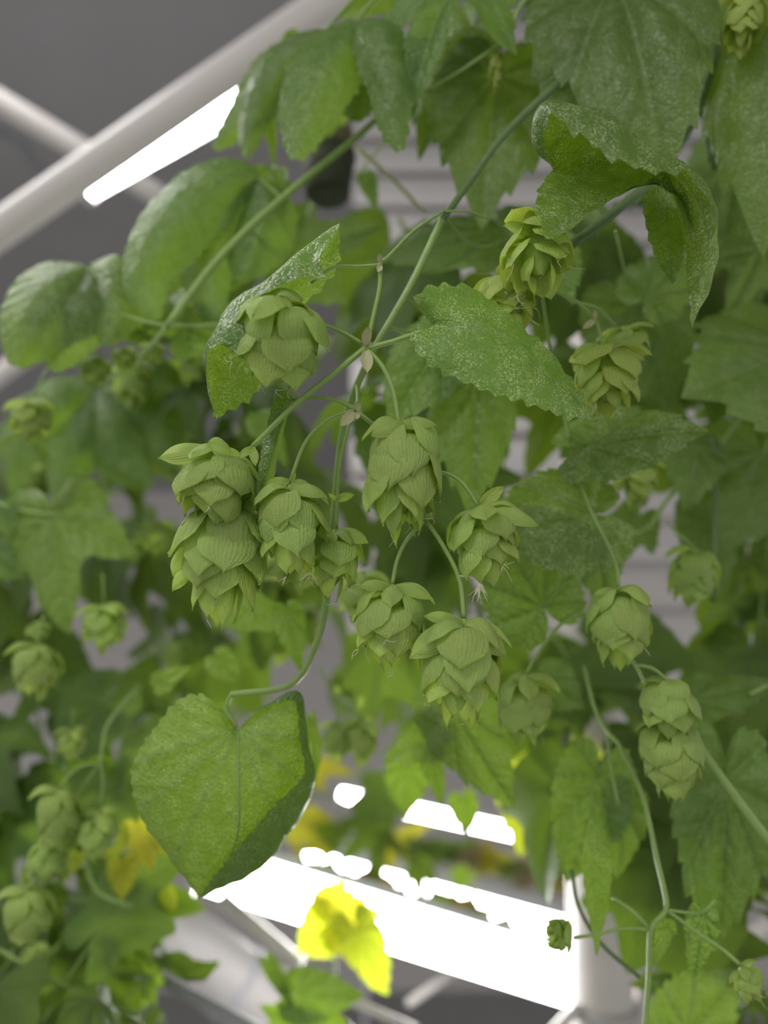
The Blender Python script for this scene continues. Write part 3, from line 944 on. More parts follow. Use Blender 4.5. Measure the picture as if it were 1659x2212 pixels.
S1.stem([(770, 885, .300), (735, 868, .304), (690, 859, .31), (640, 862, .315)], r=.0009, r1=.0008, name='petiole')
S1.stem([(770, 888, .300), (773, 858, .318), (771, 832, .335)], r=.0009, r1=.0009)
S1.stem([(765, 886, .300), (710, 905, .300), (660, 955, .301), (625, 1045, .303)], r=.0009, r1=.0008, name='cone_stalk')
S1.stem([(770, 888, .300), (800, 912, .303), (845, 950, .309), (900, 1040, .312), (918, 1122, .302)], r=.0009, r1=.0009)
S1.stem([(905, 1030, .312), (950, 1020, .308), (995, 1040, .304), (1036, 1096, .302)], r=.0008, r1=.0008, name='cone_stalk')
S1.stem([(918, 1124, .302), (880, 1165, .301), (858, 1210, .301), (847, 1264, .301)], r=.0008, r1=.0008, name='cone_stalk')
S1.stem([(920, 1124, .302), (955, 1175, .298), (992, 1250, .296), (1002, 1338, .295)], r=.0009, r1=.0009, name='cone_stalk')
for p, t, w in (((788, 745, .299), (795, 703, .296), .5), ((790, 758, .299), (792, 808, .296), .5), ((768, 885, .299), (776, 866, .297), .8),
                ((766, 890, .299), (733, 922, .297), .5), ((772, 892, .299), (770, 908, .297), .6), ((820, 568, .304), (819, 546, .302), .6), ((822, 574, .304), (815, 590, .302), .6)):
    S1.stipule(p, t, w)
for p, t in (((625, 1040, .302), (573, 1046, .300)), ((627, 1040, .302), (640, 1020, .300)), ((628, 1044, .302), (675, 1056, .298)),
             ((545, 966, .298), (552, 1008, .296)), ((546, 966, .298), (515, 990, .296)), ((727, 1080, .32), (767, 1068, .318)), ((726, 1080, .32), (708, 1066, .318)),
             ((918, 1124, .301), (941, 1104, .299)), ((1037, 1092, .301), (1088, 1050, .299))):
    S1.stipule(p, t, .45, 'bract')
c1 = S1.cone((482, 968, .300), (450, 1140, .296), 172, seed=3, mat='bract', n=24, loose=.35, flare=3, label='cone with a long bract sticking out sideways')
c2 = S1.cone((500, 1090, .312), (470, 1335, .304), 188, seed=11, n=30, loose=.35, flare=2)
c3 = S1.cone((872, 908, .298), (866, 1155, .294), 168, seed=5, mat='bract', n=28, loose=.12, flare=2)
c4 = S1.cone((627, 1046, .303), (634, 1245, .299), 160, seed=8, n=24, loose=.45, flare=4)
c5 = S1.cone((727, 1142, .318), (715, 1292, .314), 118, seed=9, n=20, loose=.3, flare=3)
c6 = S1.cone((1036, 1094, .302), (1064, 1256, .298), 150, seed=14, n=22, loose=.4, flare=4)
c7 = S1.cone((847, 1262, .301), (845, 1442, .297), 146, seed=17, n=24, loose=.35, flare=3)
c8 = S1.cone((1002, 1336, .295), (988, 1566, .290), 172, seed=21, n=28, loose=.4, flare=4)
c9 = S1.cone((612, 640, .280), (600, 836, .296), 182, seed=25, mat='bract', n=26, loose=.5, flare=2)
for c, b, t, w, mt in ((c1, (465, 975, .295), (341, 992, .290), .48, 'bract'), (c1, (500, 975, .294), (448, 955, .288), .9, 'bract'), (c1, (470, 985, .292), (400, 1075, .288), .55, 'bract'),
                       (c2, (400, 1180, .304), (374, 1247, .302), .45, 'bract'), (c2, (420, 1215, .302), (372, 1278, .300), .42, 'bract'), (c2, (470, 1105, .302), (392, 1135, .299), .5, 'bract'),
                       (c3, (860, 915, .293), (944, 920, .288), .42, 'bract'), (c3, (872, 912, .291), (800, 945, .287), .5, 'bract'),
                       (c4, (628, 1050, .299), (702, 1076, .294), .42, 'bract'), (c4, (622, 1060, .297), (558, 1130, .294), .5, 'bract'),
                       (c5, (728, 1146, .315), (796, 1174, .311), .5, 'bract'),
                       (c6, (1040, 1100, .299), (1163, 1138, .296), .38, 'bract'), (c6, (1034, 1100, .298), (988, 1160, .295), .45, 'bract'),
                       (c7, (850, 1266, .298), (936, 1296, .294), .34, 'bract'), (c7, (845, 1266, .298), (774, 1268, .295), .4, 'bract'), (c7, (820, 1300, .297), (770, 1362, .295), .4, 'bract'),
                       (c8, (1000, 1345, .291), (912, 1332, .288), .34, 'bract'), (c8, (1010, 1348, .290), (1094, 1420, .287), .5, 'bract'), (c8, (990, 1348, .289), (884, 1424, .286), .45, 'bract')):
    S1.bract_to(c, b, t, w, mt)
# mottled pointed leaf
S1.net([[(938, 700, .297), (912, 668, .294), (906, 640, .292), (955, 620, .295), (1030, 632, .301), (1120, 700, .308), (1210, 790, .312), (1292, 908, .312)],
        [(938, 702, .296), (935, 685, .293), (960, 662, .292), (1010, 662, .296), (1080, 700, .301), (1160, 765, .305), (1230, 835, .307), (1292, 908, .312)],
        [(935, 703, .295), (965, 704, .292), (1000, 705, .290), (1060, 722, .291), (1130, 765, .295), (1190, 815, .299), (1245, 862, .304), (1292, 908, .312)],
        [(932, 706, .295), (930, 735, .291), (975, 765, .288), (1040, 795, .288), (1110, 822, .291), (1180, 850, .296), (1240, 880, .302), (1292, 908, .312)],
        [(928, 708, .295), (892, 718, .293), (915, 768, .290), (985, 812, .288), (1060, 842, .288), (1130, 864, .292), (1215, 892, .299), (1292, 908, .312)]],
       'mottled', nu=110, nv=18, teeth=15, amp=.05, quilt=.013, label='mottled pointed leaf with toothed lower edge')
# leaf folded around the cone behind its rim
S1.net([[(735, 488, .300), (690, 560, .288), (700, 600, .286), (640, 600, .284), (560, 640, .282), (522, 700, .280), (525, 768, .280), (480, 742, .284), (452, 770, .290), (452, 830, .296), (463, 900, .300)],
        [(735, 488, .300), (668, 560, .291), (620, 590, .288), (560, 640, .286), (505, 690, .285), (480, 730, .286), (452, 760, .292), (452, 830, .298), (463, 900, .300)],
        [(735, 487, .302), (645, 540, .298), (585, 605, .297), (500, 655, .297), (447, 738, .297), (446, 790, .299), (450, 840, .300), (463, 902, .302)],
        [(735, 490, .304), (690, 560, .312), (640, 625, .315), (560, 690, .318), (500, 760, .316), (480, 820, .312), (470, 870, .308), (463, 903, .304)],
        [(735, 494, .305), (725, 570, .318), (690, 625, .325), (630, 690, .330), (590, 780, .330), (545, 850, .325), (500, 880, .315), (463, 905, .306)]],
       'mottled', nu=110, nv=16, teeth=13, amp=.035, quilt=.008, label='folded leaf cupping a cone, pale upper face and bright underside')
# narrow edge-on leaf under it
S1.net([[(640, 862, .316), (600, 850, .316), (575, 930, .312), (556, 1040, .310), (560, 1090, .312)],
        [(640, 864, .316), (612, 880, .312), (594, 950, .308), (572, 1040, .308), (562, 1092, .312)],
        [(640, 866, .317), (625, 890, .318), (604, 960, .320), (590, 1040, .322), (564, 1094, .314)]], 'green', teeth=12, amp=.015)
# big ribbed leaf hanging at the end of the bine
S1.stem([(500, 1500, .35), (490, 1530, .352), (512, 1572, .352)], r=.0011, r1=.0009, name='petiole')
S1.net([[(508, 1570, .352), (455, 1512, .350), (392, 1512, .350), (330, 1585, .352), (286, 1670, .356), (312, 1775, .358), (365, 1850, .358), (428, 1938, .358)],
        [(509, 1571, .352), (462, 1535, .348), (410, 1550, .346), (360, 1615, .346), (328, 1690, .348), (348, 1785, .350), (385, 1860, .352), (428, 1938, .357)],
        [(510, 1573, .352), (475, 1565, .347), (440, 1600, .344), (405, 1660, .343), (390, 1730, .344), (405, 1805, .346), (415, 1875, .350), (427, 1939, .356)],
        [(513, 1576, .352), (514, 1620, .346), (515, 1680, .343), (516, 1750, .342), (510, 1810, .344), (485, 1870, .349), (456, 1908, .353), (426, 1940, .356)],
        [(516, 1573, .352), (560, 1575, .348), (600, 1600, .346), (618, 1670, .346), (606, 1740, .347), (570, 1805, .349), (510, 1880, .350), (426, 1941, .356)],
        [(520, 1570, .352), (575, 1525, .352), (645, 1498, .352), (664, 1600, .351), (680, 1690, .349), (640, 1780, .346), (555, 1880, .343), (427, 1942, .356)],
        [(520, 1570, .352), (572, 1530, .350), (636, 1510, .348), (650, 1600, .345), (655, 1680, .339), (590, 1745, .334), (505, 1850, .334), (428, 1940, .354)]],
       'ribbed', nu=110, nv=24, teeth=24, amp=.03, quilt=.006, label='broad ribbed leaf hanging point down', midrib=True, flat=(515, 1575, 400))
# dried flower caught on the stalk
pts0 = W(992, 1244, .294)
dv, df = [], []
q0 = random.Random(5)
for k in range(11):
    a = pts0 if k < 3 else W(1036, 1262, .292)
    b = W(1036, 1256 + k, .292) if k < 3 else W(1036 + q0.uniform(-16, 18), 1285 + q0.uniform(-6, 18), .291)
    v_, f_ = tube_data([a, a.lerp(b, .5) + Vector((q0.uniform(-1, 1), 0, q0.uniform(-1, 1))) * .0009, b], .0002, .00012, 4, 6)
    o_ = len(dv); dv += [p - pts0 for p in v_]; df += [tuple(i + o_ for i in g) for g in f_]
tag(obj('dried_flower', mesh('dried_flower', dv, df), M['thread'], S1.o, Matrix.Translation(pts0)), 'straw-coloured dried flower threads')
# pale underside leaf and two-tone leaf behind the middle cone
S1.leaf('cordate', (960, 735, .40), (838, 935, .39), .75, 'green', face=(-.3, .2, 1), bend=.3, lat=.2, petiole=[(870, 640, .345), (930, 690, .38)])
S1.leaf('cordate', (1030, 812, .40), (1012, 1120, .39), .68, 'green', face=(.15, .2, 1), bend=.4, lat=1.1, petiole=[(835, 705, .34), (940, 740, .37)], seed=4)
S1.leaf('cordate', (1090, 505, .45), (795, 575, .47), .62, 'green', face=(-.1, .5, .8), bend=.5, lat=.4, petiole=[(960, 470, .35), (1020, 530, .40), (1085, 525, .445)], label='dark leaf behind the fork')
S1.leaf('cordate', (470, 1425, .46), (520, 1475, .46), .9, 'green', face=(0, .2, 1), rays=90, rings=6); S1.leaf('ovate', (340, 1480, .48), (415, 1438, .48), 1.1, 'green', face=(0, .3, 1), rays=90, rings=6)
S1.leaf('ovate', (560, 905, .5), (620, 1010, .5), 1.0, 'green', face=(.3, .1, 1), rays=90, rings=6)
S1.leaf('ovate', (480, 1295, .44), (650, 1362, .45), 1.1, 'green', face=(0, .5, .8), bend=.3)
S1.leaf('ovate', (620, 1320, .42), (650, 1455, .42), .9, 'green', face=(.2, .2, .8), bend=.3)
S1.far_cone((590, 1185, .40), (600, 1265, .40), 95, 0, 'bract'); S1.far_cone((650, 1200, .41), (655, 1282, .41), 90, 1, 'bract')
S1.far_cone((785, 1235, .40), (778, 1350, .40), 95, 2, 'bract')

# ------------------------------------------------------------------ curled-leaf shoot, upper right
S2 = Shoot('hop shoot with a large curled mottled leaf arching over yellow-green cones', W(1420, 390, .34))
S2.stem([(1225, 535, .33), (1300, 480, .335), (1380, 415, .34), (1435, 368, .345)], r=.0022, r1=.0022, mat='stem_d')
S2.stem([(1225, 535, .33), (1195, 545, .325), (1175, 480, .318)], r=.0009, name='cone_stalk')
S2.stem([(1150, 590, .33), (1190, 620, .33), (1245, 652, .335), (1290, 665, .345), (1330, 705, .35)], r=.0008)
S2.stem([(1245, 650, .335), (1285, 690, .338), (1296, 720, .338), (1303, 752, .338)], r=.0008, r1=.0007, name='cone_stalk')
S2.stem([(1160, 560, .325), (1172, 640, .345), (1192, 780, .37)], r=.0008)
S2.stipule((1284, 690, .337), (1283, 668, .335), .6); S2.stipule((1284, 692, .337), (1257, 712, .335), .4)
S2.net([[(1190, 364, .303), (1168, 300, .292), (1188, 240, .280), (1235, 275, .277), (1290, 312, .275), (1350, 348, .274), (1430, 366, .276), (1490, 378, .280), (1535, 450, .284), (1528, 580, .286), (1497, 702, .290)],
        [(1191, 364, .304), (1157, 300, .298), (1172, 222, .287), (1250, 218, .283), (1325, 262, .281), (1400, 318, .281), (1470, 350, .284), (1530, 410, .288), (1552, 500, .290), (1535, 610, .290), (1498, 704, .291)],
        [(1191, 364, .305), (1160, 310, .306), (1180, 240, .302), (1260, 250, .302), (1335, 300, .302), (1410, 345, .302), (1480, 380, .303), (1532, 440, .303), (1550, 520, .300), (1530, 620, .297), (1499, 706, .292)],
        [(1192, 364, .305), (1225, 345, .310), (1280, 335, .312), (1350, 345, .312), (1420, 365, .311), (1475, 395, .311), (1510, 460, .310), (1522, 550, .306), (1515, 640, .300), (1500, 708, .293)],
        [(1192, 366, .305), (1205, 400, .300), (1260, 400, .300), (1330, 390, .302), (1395, 385, .304), (1440, 385, .308), (1480, 440, .315), (1500, 540, .312), (1505, 640, .303), (1500, 710, .294)],
        [(1191, 368, .304), (1162, 430, .290), (1198, 508, .284), (1268, 462, .286), (1330, 425, .290), (1385, 400, .296), (1440, 388, .306), (1465, 450, .320), (1480, 560, .318), (1500, 712, .295)]],
       'mottled', nu=120, nv=20, teeth=17, amp=.034, quilt=.009, label='large curled leaf with silvery stippled rim')
S2.net([[(1450, 385, .318), (1395, 420, .318), (1400, 500, .318), (1425, 570, .318), (1452, 612, .318)],
        [(1455, 385, .322), (1440, 440, .320), (1445, 510, .320), (1450, 570, .319), (1453, 614, .318)],
        [(1462, 388, .326), (1495, 430, .324), (1490, 510, .322), (1470, 570, .320), (1454, 615, .318)]], 'green', teeth=9, amp=.03, nv=8, nu=50)
c10 = S2.cone((1150, 492, .312), (1172, 622, .300), 150, seed=31, mat='bract_y', n=20, loose=.7, flare=5)
c11 = S2.cone((1082, 596, .332), (1112, 720, .326), 128, seed=33, mat='bract_y', n=20, loose=.2, flare=3)
c12 = S2.cone((1303, 748, .338), (1316, 895, .334), 150, seed=35, mat='bract_y', n=22, loose=.4, flare=4)
for c, b, t, w, mt in ((c10, (1150, 500, .306), (1086, 490, .300), .6, 'bract_y'), (c10, (1150, 492, .304), (1218, 470, .300), .5, 'bract_y'), (c10, (1140, 495, .304), (1148, 450, .302), .6, 'bract_y'),
                       (c10, (1160, 510, .302), (1232, 550, .298), .45, 'bract_y'), (c11, (1085, 600, .326), (1032, 640, .322), .5, 'bract_y'), (c11, (1080, 598, .326), (1076, 572, .324), .7, 'bract_y'),
                       (c12, (1303, 755, .334), (1234, 792, .330), .42, 'bract_y'), (c12, (1303, 752, .333), (1392, 780, .330), .42, 'bract_y')):
    S2.bract_to(c, b, t, w, mt)
S2.far_cone((1345, 705, .36), (1368, 800, .36), 100, 1, 'bract')
S2.leaf('cordate', (1370, 660, .47), (1450, 900, .47), .95, 'green', face=(-.2, .3, 1), bend=.4, petiole=[(1330, 500, .36), (1350, 590, .43)])
S2.leaf('cordate', (1400, 640, .44), (1480, 540, .44), 1.2, 'green', face=(0, .2, 1), bend=.3)
S2.leaf('cordate', (1170, 520, .40), (1240, 660, .39), .8, 'green', face=(0, .2, 1), bend=.3)

# ------------------------------------------------------------------ broad glossy leaves at the top right
S3 = Shoot('hop shoot with broad glossy dark leaves above the curled leaf', W(1330, -60, .42))
S3.stem([(1200, -80, .42), (1330, -30, .42), (1500, -20, .42), (1660, -40, .42)], r=.0017)
S3.stem([(1572, 60, .40), (1535, 160, .40), (1500, 260, .40), (1440, 360, .40), (1380, 440, .40)], r=.0018, mat='stem_d')
S3.stem([(1510, 220, .42), (1525, 290, .42), (1535, 350, .42)], r=.0011, mat='stem_d')
S3.stem([(1550, 130, .43), (1558, 240, .43), (1542, 350, .43), (1560, 355, .43)], r=.0024, mat='stem_d')
S3.stem([(1535, 345, .43), (1580, 390, .43), (1618, 450, .43)], r=.0012)
S3.stem([(1538, 345, .43), (1585, 320, .43), (1620, 300, .43)], r=.0007)
S3.leaf('cordate', (1325, -40, .40), (1430, 430, .37), .66, 'green', face=(-.25, .6, .8), bend=.9, lat=.9, ruffle=.025, petiole=[(1360, -80, .42)], seed=2, label='broad glossy dark leaf with pale midrib')
S3.leaf('cordate', (1325, -20, .41), (1175, 300, .40), .85, 'green', face=(.3, .8, .6), bend=1.1, lat=.9, ruffle=.05, petiole=[(1290, -80, .42)], seed=6)
S3.leaf('cordate', (1740, -150, .38), (1650, 560, .37), .62, 'green', face=(-.8, .2, .6), bend=.5, lat=.4, ruffle=.02, petiole=[(1680, -160, .40)], seed=8)
S3.leaf('cordate', (1590, 350, .50), (1545, 600, .50), .8, 'green', face=(-.2, .3, .9), bend=.4, petiole=[(1540, 350, .43)], seed=11)
S3.leaf('three', (1650, 470, .52), (1610, 690, .52), .9, 'green', face=(-.2, .3, .9), bend=.4, petiole=[(1618, 450, .43)], seed=12)
S3.far_cone((1612, -5, .37), (1604, 110, .365), 88, 0, 'bract_y', stalk=[(1640, -60, .38)])
S3.leaf('ovate', (1610, 60, .42), (1592, 200, .42), 1.2, 'green', face=(0, 0, 1), bend=.2)

# ------------------------------------------------------------------ top canopy with long hanging lobes
S4 = Shoot('hop shoot with long drooping leaf lobes hanging against the sloping pipe', W(1000, -80, .42))
S4.stem([(1180, -60, .40), (1120, 20, .40), (1095, 80, .40), (1000, 150, .405), (905, 205, .41), (860, 240, .415)], r=.0011, r1=.0009)
S4.stem([(1180, -60, .42), (980, -60, .43), (760, -30, .45)], r=.0018)
S4.leaf('five', (1010, -70, .41), (888, 260, .40), .72, 'green', face=(-.1, .7, .7), bend=.9, lat=.5, ruffle=.06, petiole=[(1030, -90, .42)], seed=3, teeth=36)
S4.leaf('cordate', (1072, 165, .43), (1040, 500, .42), .78, 'green', face=(-.1, .25, 1), bend=.35, lat=.35, ruffle=.02, petiole=[(1110, 20, .405), (1080, 110, .42)], seed=5, label='broad green leaf crossed by the dark stem', pmat='stem_y')
S4.leaf('cordate', (1020, 60, .45), (905, 350, .45), .6, 'green', face=(-.5, .2, .8), bend=.4, lat=.3, seed=9)
S4.far_cone((1075, 112, .405), (1072, 195, .405), 34, 1, 'bract_y', stalk=[(1092, 78, .40)])
S4.lobes((770, 45, .42), [([(810, 60, .40), (845, 160, .39), (850, 260, .39), (866, 326, .39)], 58, .5),
                          ([(740, 80, .41), (690, 150, .40), (655, 250, .40), (640, 345, .40)], 78, .5),
                          ([(770, 100, .43), (772, 190, .43), (768, 262, .43)], 62, .4)], 'green', petiole=[(830, -30, .43)], label='leaf of long hanging lobes')
S4.lobes((700, 70, .45), [([(620, 110, .45), (565, 190, .45), (540, 270, .45), (530, 340, .45)], 44, .6),
                          ([(600, 130, .46), (530, 230, .46), (462, 322, .46)], 46, .5)], 'green', petiole=[(770, -10, .44)])
S4.leaf('cordate', (745, 140, .50), (672, 330, .50), .62, 'green', face=(.1, -.4, .8), bend=.2)
S4.leaf('ovate', (640, 85, .47), (585, 150, .47), 1.0, 'green', face=(.1, -.5, .8), bend=.3)
S4.leaf('ovate', (840, -20, .46), (730, 40, .46), 1.0, 'green', face=(.1, -.5, .8), bend=.3)
S4.leaf('ovate', (575, 210, .48), (590, 370, .48), .5, 'green', face=(.4, -.2, .8), bend=.3)

# ------------------------------------------------------------------ arched leaf and pale diagonal stem
S5 = Shoot('hop shoot with a pale diagonal stem and an arched lobed leaf', W(840, 235, .46))
S5.stem([(850, 225, .46), (760, 305, .45), (650, 395, .44), (545, 485, .43), (450, 585, .425), (362, 705, .42)], r=.0019, r1=.0023)
S5.stem([(770, 318, .47), (835, 375, .47), (920, 462, .47)], r=.0012, mat='stem_y')
S5.stem([(880, 260, .49), (820, 320, .49), (770, 380, .49)], r=.0009, mat='stem_y')
S5.stem([(265, 680, .44), (340, 700, .43), (450, 702, .43), (540, 690, .44)], r=.0011)
S5.stem([(360, 705, .42), (330, 740, .43), (300, 770, .44)], r=.0014)
S5.lobes((560, 385, .45), [([(480, 380, .44), (370, 470, .43), (305, 590, .43), (335, 690, .43)], 78, .6),
                           ([(500, 410, .45), (450, 510, .45), (440, 600, .45), (470, 690, .45)], 72, .5),
                           ([(565, 440, .45), (545, 520, .45), (515, 605, .45)], 78, .5)], 'green', label='arched lobed leaf with gaps between the lobes', petiole=[(610, 430, .44)])
S5.leaf('ovate', (610, 420, .46), (470, 372, .47), 1.1, 'green', face=(0, -.5, .8), bend=-.6, seed=3)
S5.leaf('three', (615, 560, .50), (832, 486, .50), .95, 'green', face=(0, .2, 1), bend=.3, seed=12, petiole=[(540, 500, .43)])
S5.leaf('cordate', (400, 700, .47), (560, 600, .50), .8, 'green', face=(0, .3, 1), bend=.3, seed=13)
S5.leaf('ovate', (380, 640, .5), (400, 560, .5), 1.0, 'green', face=(0, 0, 1), bend=.2)
S5.leaf('ovate', (790, 380, .5), (815, 460, .5), .9, 'green', face=(0, 0, 1), bend=.2)
for q, (a, b, w) in enumerate((((440, 650, .46), (445, 690, .46), 50), ((330, 740, .47), (330, 790, .47), 46), ((270, 750, .47), (265, 800, .47), 50), ((545, 545, .5), (555, 595, .5), 44), ((420, 760, .48), (400, 830, .48), 50))):
    S5.far_cone(a, b, w, q, 'bract')

# ------------------------------------------------------------------ far left leaves
S6 = Shoot('hop shoot with a domed two-lobed leaf in front of the grey ceiling', W(300, 700, .47))
S6.stem([(320, 690, .46), (255, 690, .46), (205, 740, .47), (200, 838, .50)], r=.0010)
S6.lobes((190, 580, .46), [([(120, 620, .44), (60, 700, .43), (30, 790, .43)], 105, .5), ([(225, 600, .45), (240, 670, .44), (225, 745, .44)], 72, .5),
                           ([(160, 650, .44), (140, 720, .44), (110, 800, .44)], 80, .4)], 'green', label='domed light green leaf', petiole=[(255, 690, .46)])
S6.lobes((205, 835, .58), [([(120, 870, .56), (70, 910, .56), (30, 930, .56)], 60, .4), ([(170, 920, .56), (140, 1010, .56), (128, 1110, .56)], 58, .5),
                           ([(225, 920, .56), (260, 1000, .56), (330, 1050, .56)], 62, .5), ([(270, 880, .57), (330, 930, .57), (370, 1010, .57)], 80, .5), ([(280, 830, .58), (340, 830, .58), (400, 860, .58)], 60, .4)],
         'green', label='star-shaped leaf with pale spreading veins', petiole=[(215, 760, .49)])
S6.far_cone((200, 770, .47), (206, 838, .47), 66, 0, 'bract'); S6.far_cone((68, 862, .48), (72, 955, .48), 84, 1, 'bract', stalk=[(100, 800, .49)])
S6.leaf('three', (60, 940, .63), (30, 1080, .63), 1.0, 'green', bend=.3)

S7 = Shoot('hop shoot with a bright yellow-green lobed leaf over two blurred cones', W(190, 1080, .5))
S7.stem([(260, 1060, .52), (190, 1090, .51), (120, 1110, .50), (60, 1105, .5), (0, 1090, .5)], r=.0012)
S7.leaf('three', (115, 1115, .50), (150, 1372, .49), 1.0, 'green', face=(-.1, .1, 1), bend=.3, lat=.3, seed=21, label='bright yellow-green lobed leaf')
S7.leaf('ovate', (10, 1090, .50), (25, 1170, .50), 1.3, 'green', face=(0, 0, 1)); S7.leaf('cordate', (-40, 1180, .5), (50, 1250, .5), .9, 'green', face=(0, .2, 1))
S7.stem([(80, 1360, .48), (84, 1385, .48), (80, 1400, .48)], r=.0008, name='cone_stalk')
S7.far_cone((80, 1390, .48), (74, 1515, .475), 100, 0, 'bract', stalk=[(95, 1330, .49), (86, 1360, .48)])
S7.far_cone((225, 1305, .49), (228, 1408, .485), 92, 1, 'bract', stalk=[(222, 1240, .49)])
S7.far_cone((85, 1345, .49), (80, 1385, .49), 46, 2, 'bract')
S7.far_cone((335, 1125, .55), (330, 1195, .55), 74, 2, 'bract'); S7.far_cone((290, 1165, .56), (285, 1215, .56), 44, 0, 'bract')

# ------------------------------------------------------------------ lower left cones
S9 = Shoot('hop shoot with four blurred cones on arched stalks, lowest cone pointed', W(215, 1645, .45))
S9.stem([(300, 1480, .52), (235, 1560, .47), (222, 1610, .46), (215, 1650, .45)], r=.0010)
S9.far_cone((128, 1700, .44), (122, 1838, .44), 92, 0, 'bract', stalk=[(213, 1648, .45), (165, 1660, .445)])
S9.far_cone((212, 1748, .45), (208, 1860, .45), 92, 1, 'bract', stalk=[(218, 1650, .45), (222, 1700, .45)])
S9.far_cone((104, 1815, .45), (102, 1905, .45), 78, 2, 'bract', stalk=[(213, 1652, .45), (150, 1740, .46)])
S9.far_cone((62, 1918, .44), (58, 2040, .44), 104, 0, 'bract', stalk=[(88, 1850, .45)])
S9.far_cone((157, 1572, .5), (155, 1645, .5), 58, 1, 'bract', stalk=[(158, 1530, .5)])
S9.far_cone((75, 2040, .5), (80, 2100, .5), 56, 2, 'bract', stalk=[(70, 2000, .5)])
S9.stem([(205, 1780, .48), (190, 1870, .5), (215, 1930, .5), (290, 1960, .5)], r=.0018)
for q, (b, t) in enumerate((((300, 1795, .50), (330, 1885, .50)), ((340, 1810, .50), (365, 1850, .50)), ((262, 1870, .51), (265, 1945, .51)), ((165, 1850, .5), (150, 1890, .5)), ((250, 1800, .5), (235, 1865, .5)), ((360, 1930, .52), (380, 1970, .52)))):
    S9.leaf('cordate', b, t, .9, 'yellow' if q < 3 else 'lime', face=(0, -.2, 1), bend=.3, rays=90, rings=6)

# ------------------------------------------------------------------ right hand side chain of cones
S10 = Shoot('hop shoot with a chain of three cones below round mottled leaves', W(1240, 1000, .37))
S10.stem([(1192, 778, .37), (1215, 880, .385), (1240, 1000, .38), (1275, 1100, .37), (1310, 1170, .36), (1332, 1225, .35), (1336, 1272, .345)], r=.0009)
S10.stem([(1340, 1400, .35), (1372, 1435, .345), (1396, 1482, .345)], r=.0009); S10.stem([(1375, 1436, .345), (1410, 1444, .345), (1442, 1470, .345)], r=.0009, name='cone_stalk')
c13 = S10.cone((1338, 1268, .345), (1340, 1440, .340), 142, seed=41, mat='bract', n=24, loose=.05, flare=2, threads=3)
S10.cone((1442, 1466, .345), (1445, 1592, .343), 118, seed=43, mat='bract', n=20, loose=.1, flare=1, threads=0)
S10.cone((1448, 1560, .350), (1458, 1728, .348), 138, seed=45, mat='bract', n=22, loose=.1, flare=1, threads=0)
S10.bract_to(c13, (1335, 1275, .341), (1408, 1312, .338), .3, 'bract'); S10.bract_to(c13, (1336, 1276, .340), (1282, 1285, .338), .4, 'bract')
S10.leaf('cordate', (1275, 965, .375), (1532, 930, .365), .72, 'mottled', face=(0, .45, .9), bend=.5, lat=.4, seed=31, petiole=[(1240, 1000, .38)], label='pointed mottled leaf behind a pale cone')
S10.leaf('cordate', (1278, 1112, .375), (1010, 1150, .37), .92, 'mottled', face=(-.1, .35, .9), bend=.5, lat=.5, seed=32, petiole=[(1285, 1090, .37)], label='round mottled leaf')
S10.leaf('cordate', (1172, 1312, .385), (1045, 1130, .39), 1.0, 'green', face=(-.1, .3, .9), bend=.4, lat=.4, seed=33, petiole=[(1230, 1250, .38)])
S10.stem([(1250, 1320, .39), (1200, 1360, .38), (1150, 1430, .375), (1137, 1460, .375)], r=.0009, name='cone_stalk')
S10.cone((1137, 1455, .375), (1132, 1612, .373), 124, seed=47, mat='bract', n=20, loose=.2, flare=3, threads=2)
S10.leaf('cordate', (1180, 1470, .46), (1262, 1530, .46), 1.1, 'green', face=(0, .1, 1), seed=35)
S10.leaf('cordate', (1290, 1180, .42), (1300, 1320, .42), .9, 'green', face=(.2, 0, 1), seed=36)
S10.leaf('ovate', (1490, 1515, .43), (1690, 1480, .43), 1.0, 'green', face=(0, .6, .6), bend=.4, seed=37)

S11 = Shoot('hop shoot with very large ribbed leaves beside the bright gap', W(1700, 760, .46))
S11.stem([(1720, 700, .46), (1600, 900, .46), (1520, 1000, .46), (1440, 1080, .46), (1400, 1140, .46), (1320, 1160, .45)], r=.0014)
S11.stem([(1540, 940, .45), (1545, 1100, .45), (1540, 1300, .45)], r=.0016, mat='stem_d')
S11.leaf('cordate', (1720, 760, .42), (1470, 860, .40), 1.15, 'green', face=(-.3, .3, .9), bend=.3, seed=41, petiole=[(1720, 700, .46)], label='very large ribbed leaf')
S11.leaf('cordate', (1500, 960, .45), (1475, 1105, .44), .9, 'green', face=(0, .2, 1), seed=42)
S11.leaf('cordate', (1640, 980, .47), (1560, 1200, .46), 1.0, 'green', face=(0, .2, 1), seed=43)
S11.leaf('cordate', (1520, 1120, .5), (1560, 1290, .5), .7, 'green', face=(0, .1, 1), seed=44)
S11.leaf('three', (1380, 1120, .5), (1320, 1230, .5), .9, 'green', face=(0, .1, 1), seed=45)
S11.leaf('three', (1640, 540, .46), (1560, 700, .46), .9, 'green', face=(0, .1, 1), seed=47)
S11.far_cone((1375, 985, .43), (1372, 1090, .43), 100, 1, 'bract'); S11.far_cone((1502, 1185, .42), (1490, 1315, .42), 102, 0, 'bract', stalk=[(1440, 1130, .43), (1480, 1165, .42)])
S11.stem([(1620, 1500, .42), (1659, 1480, .42)], r=.0012); S11.far_cone((1560, 1530, .45), (1610, 1540, .45), 34, 0, 'bract')

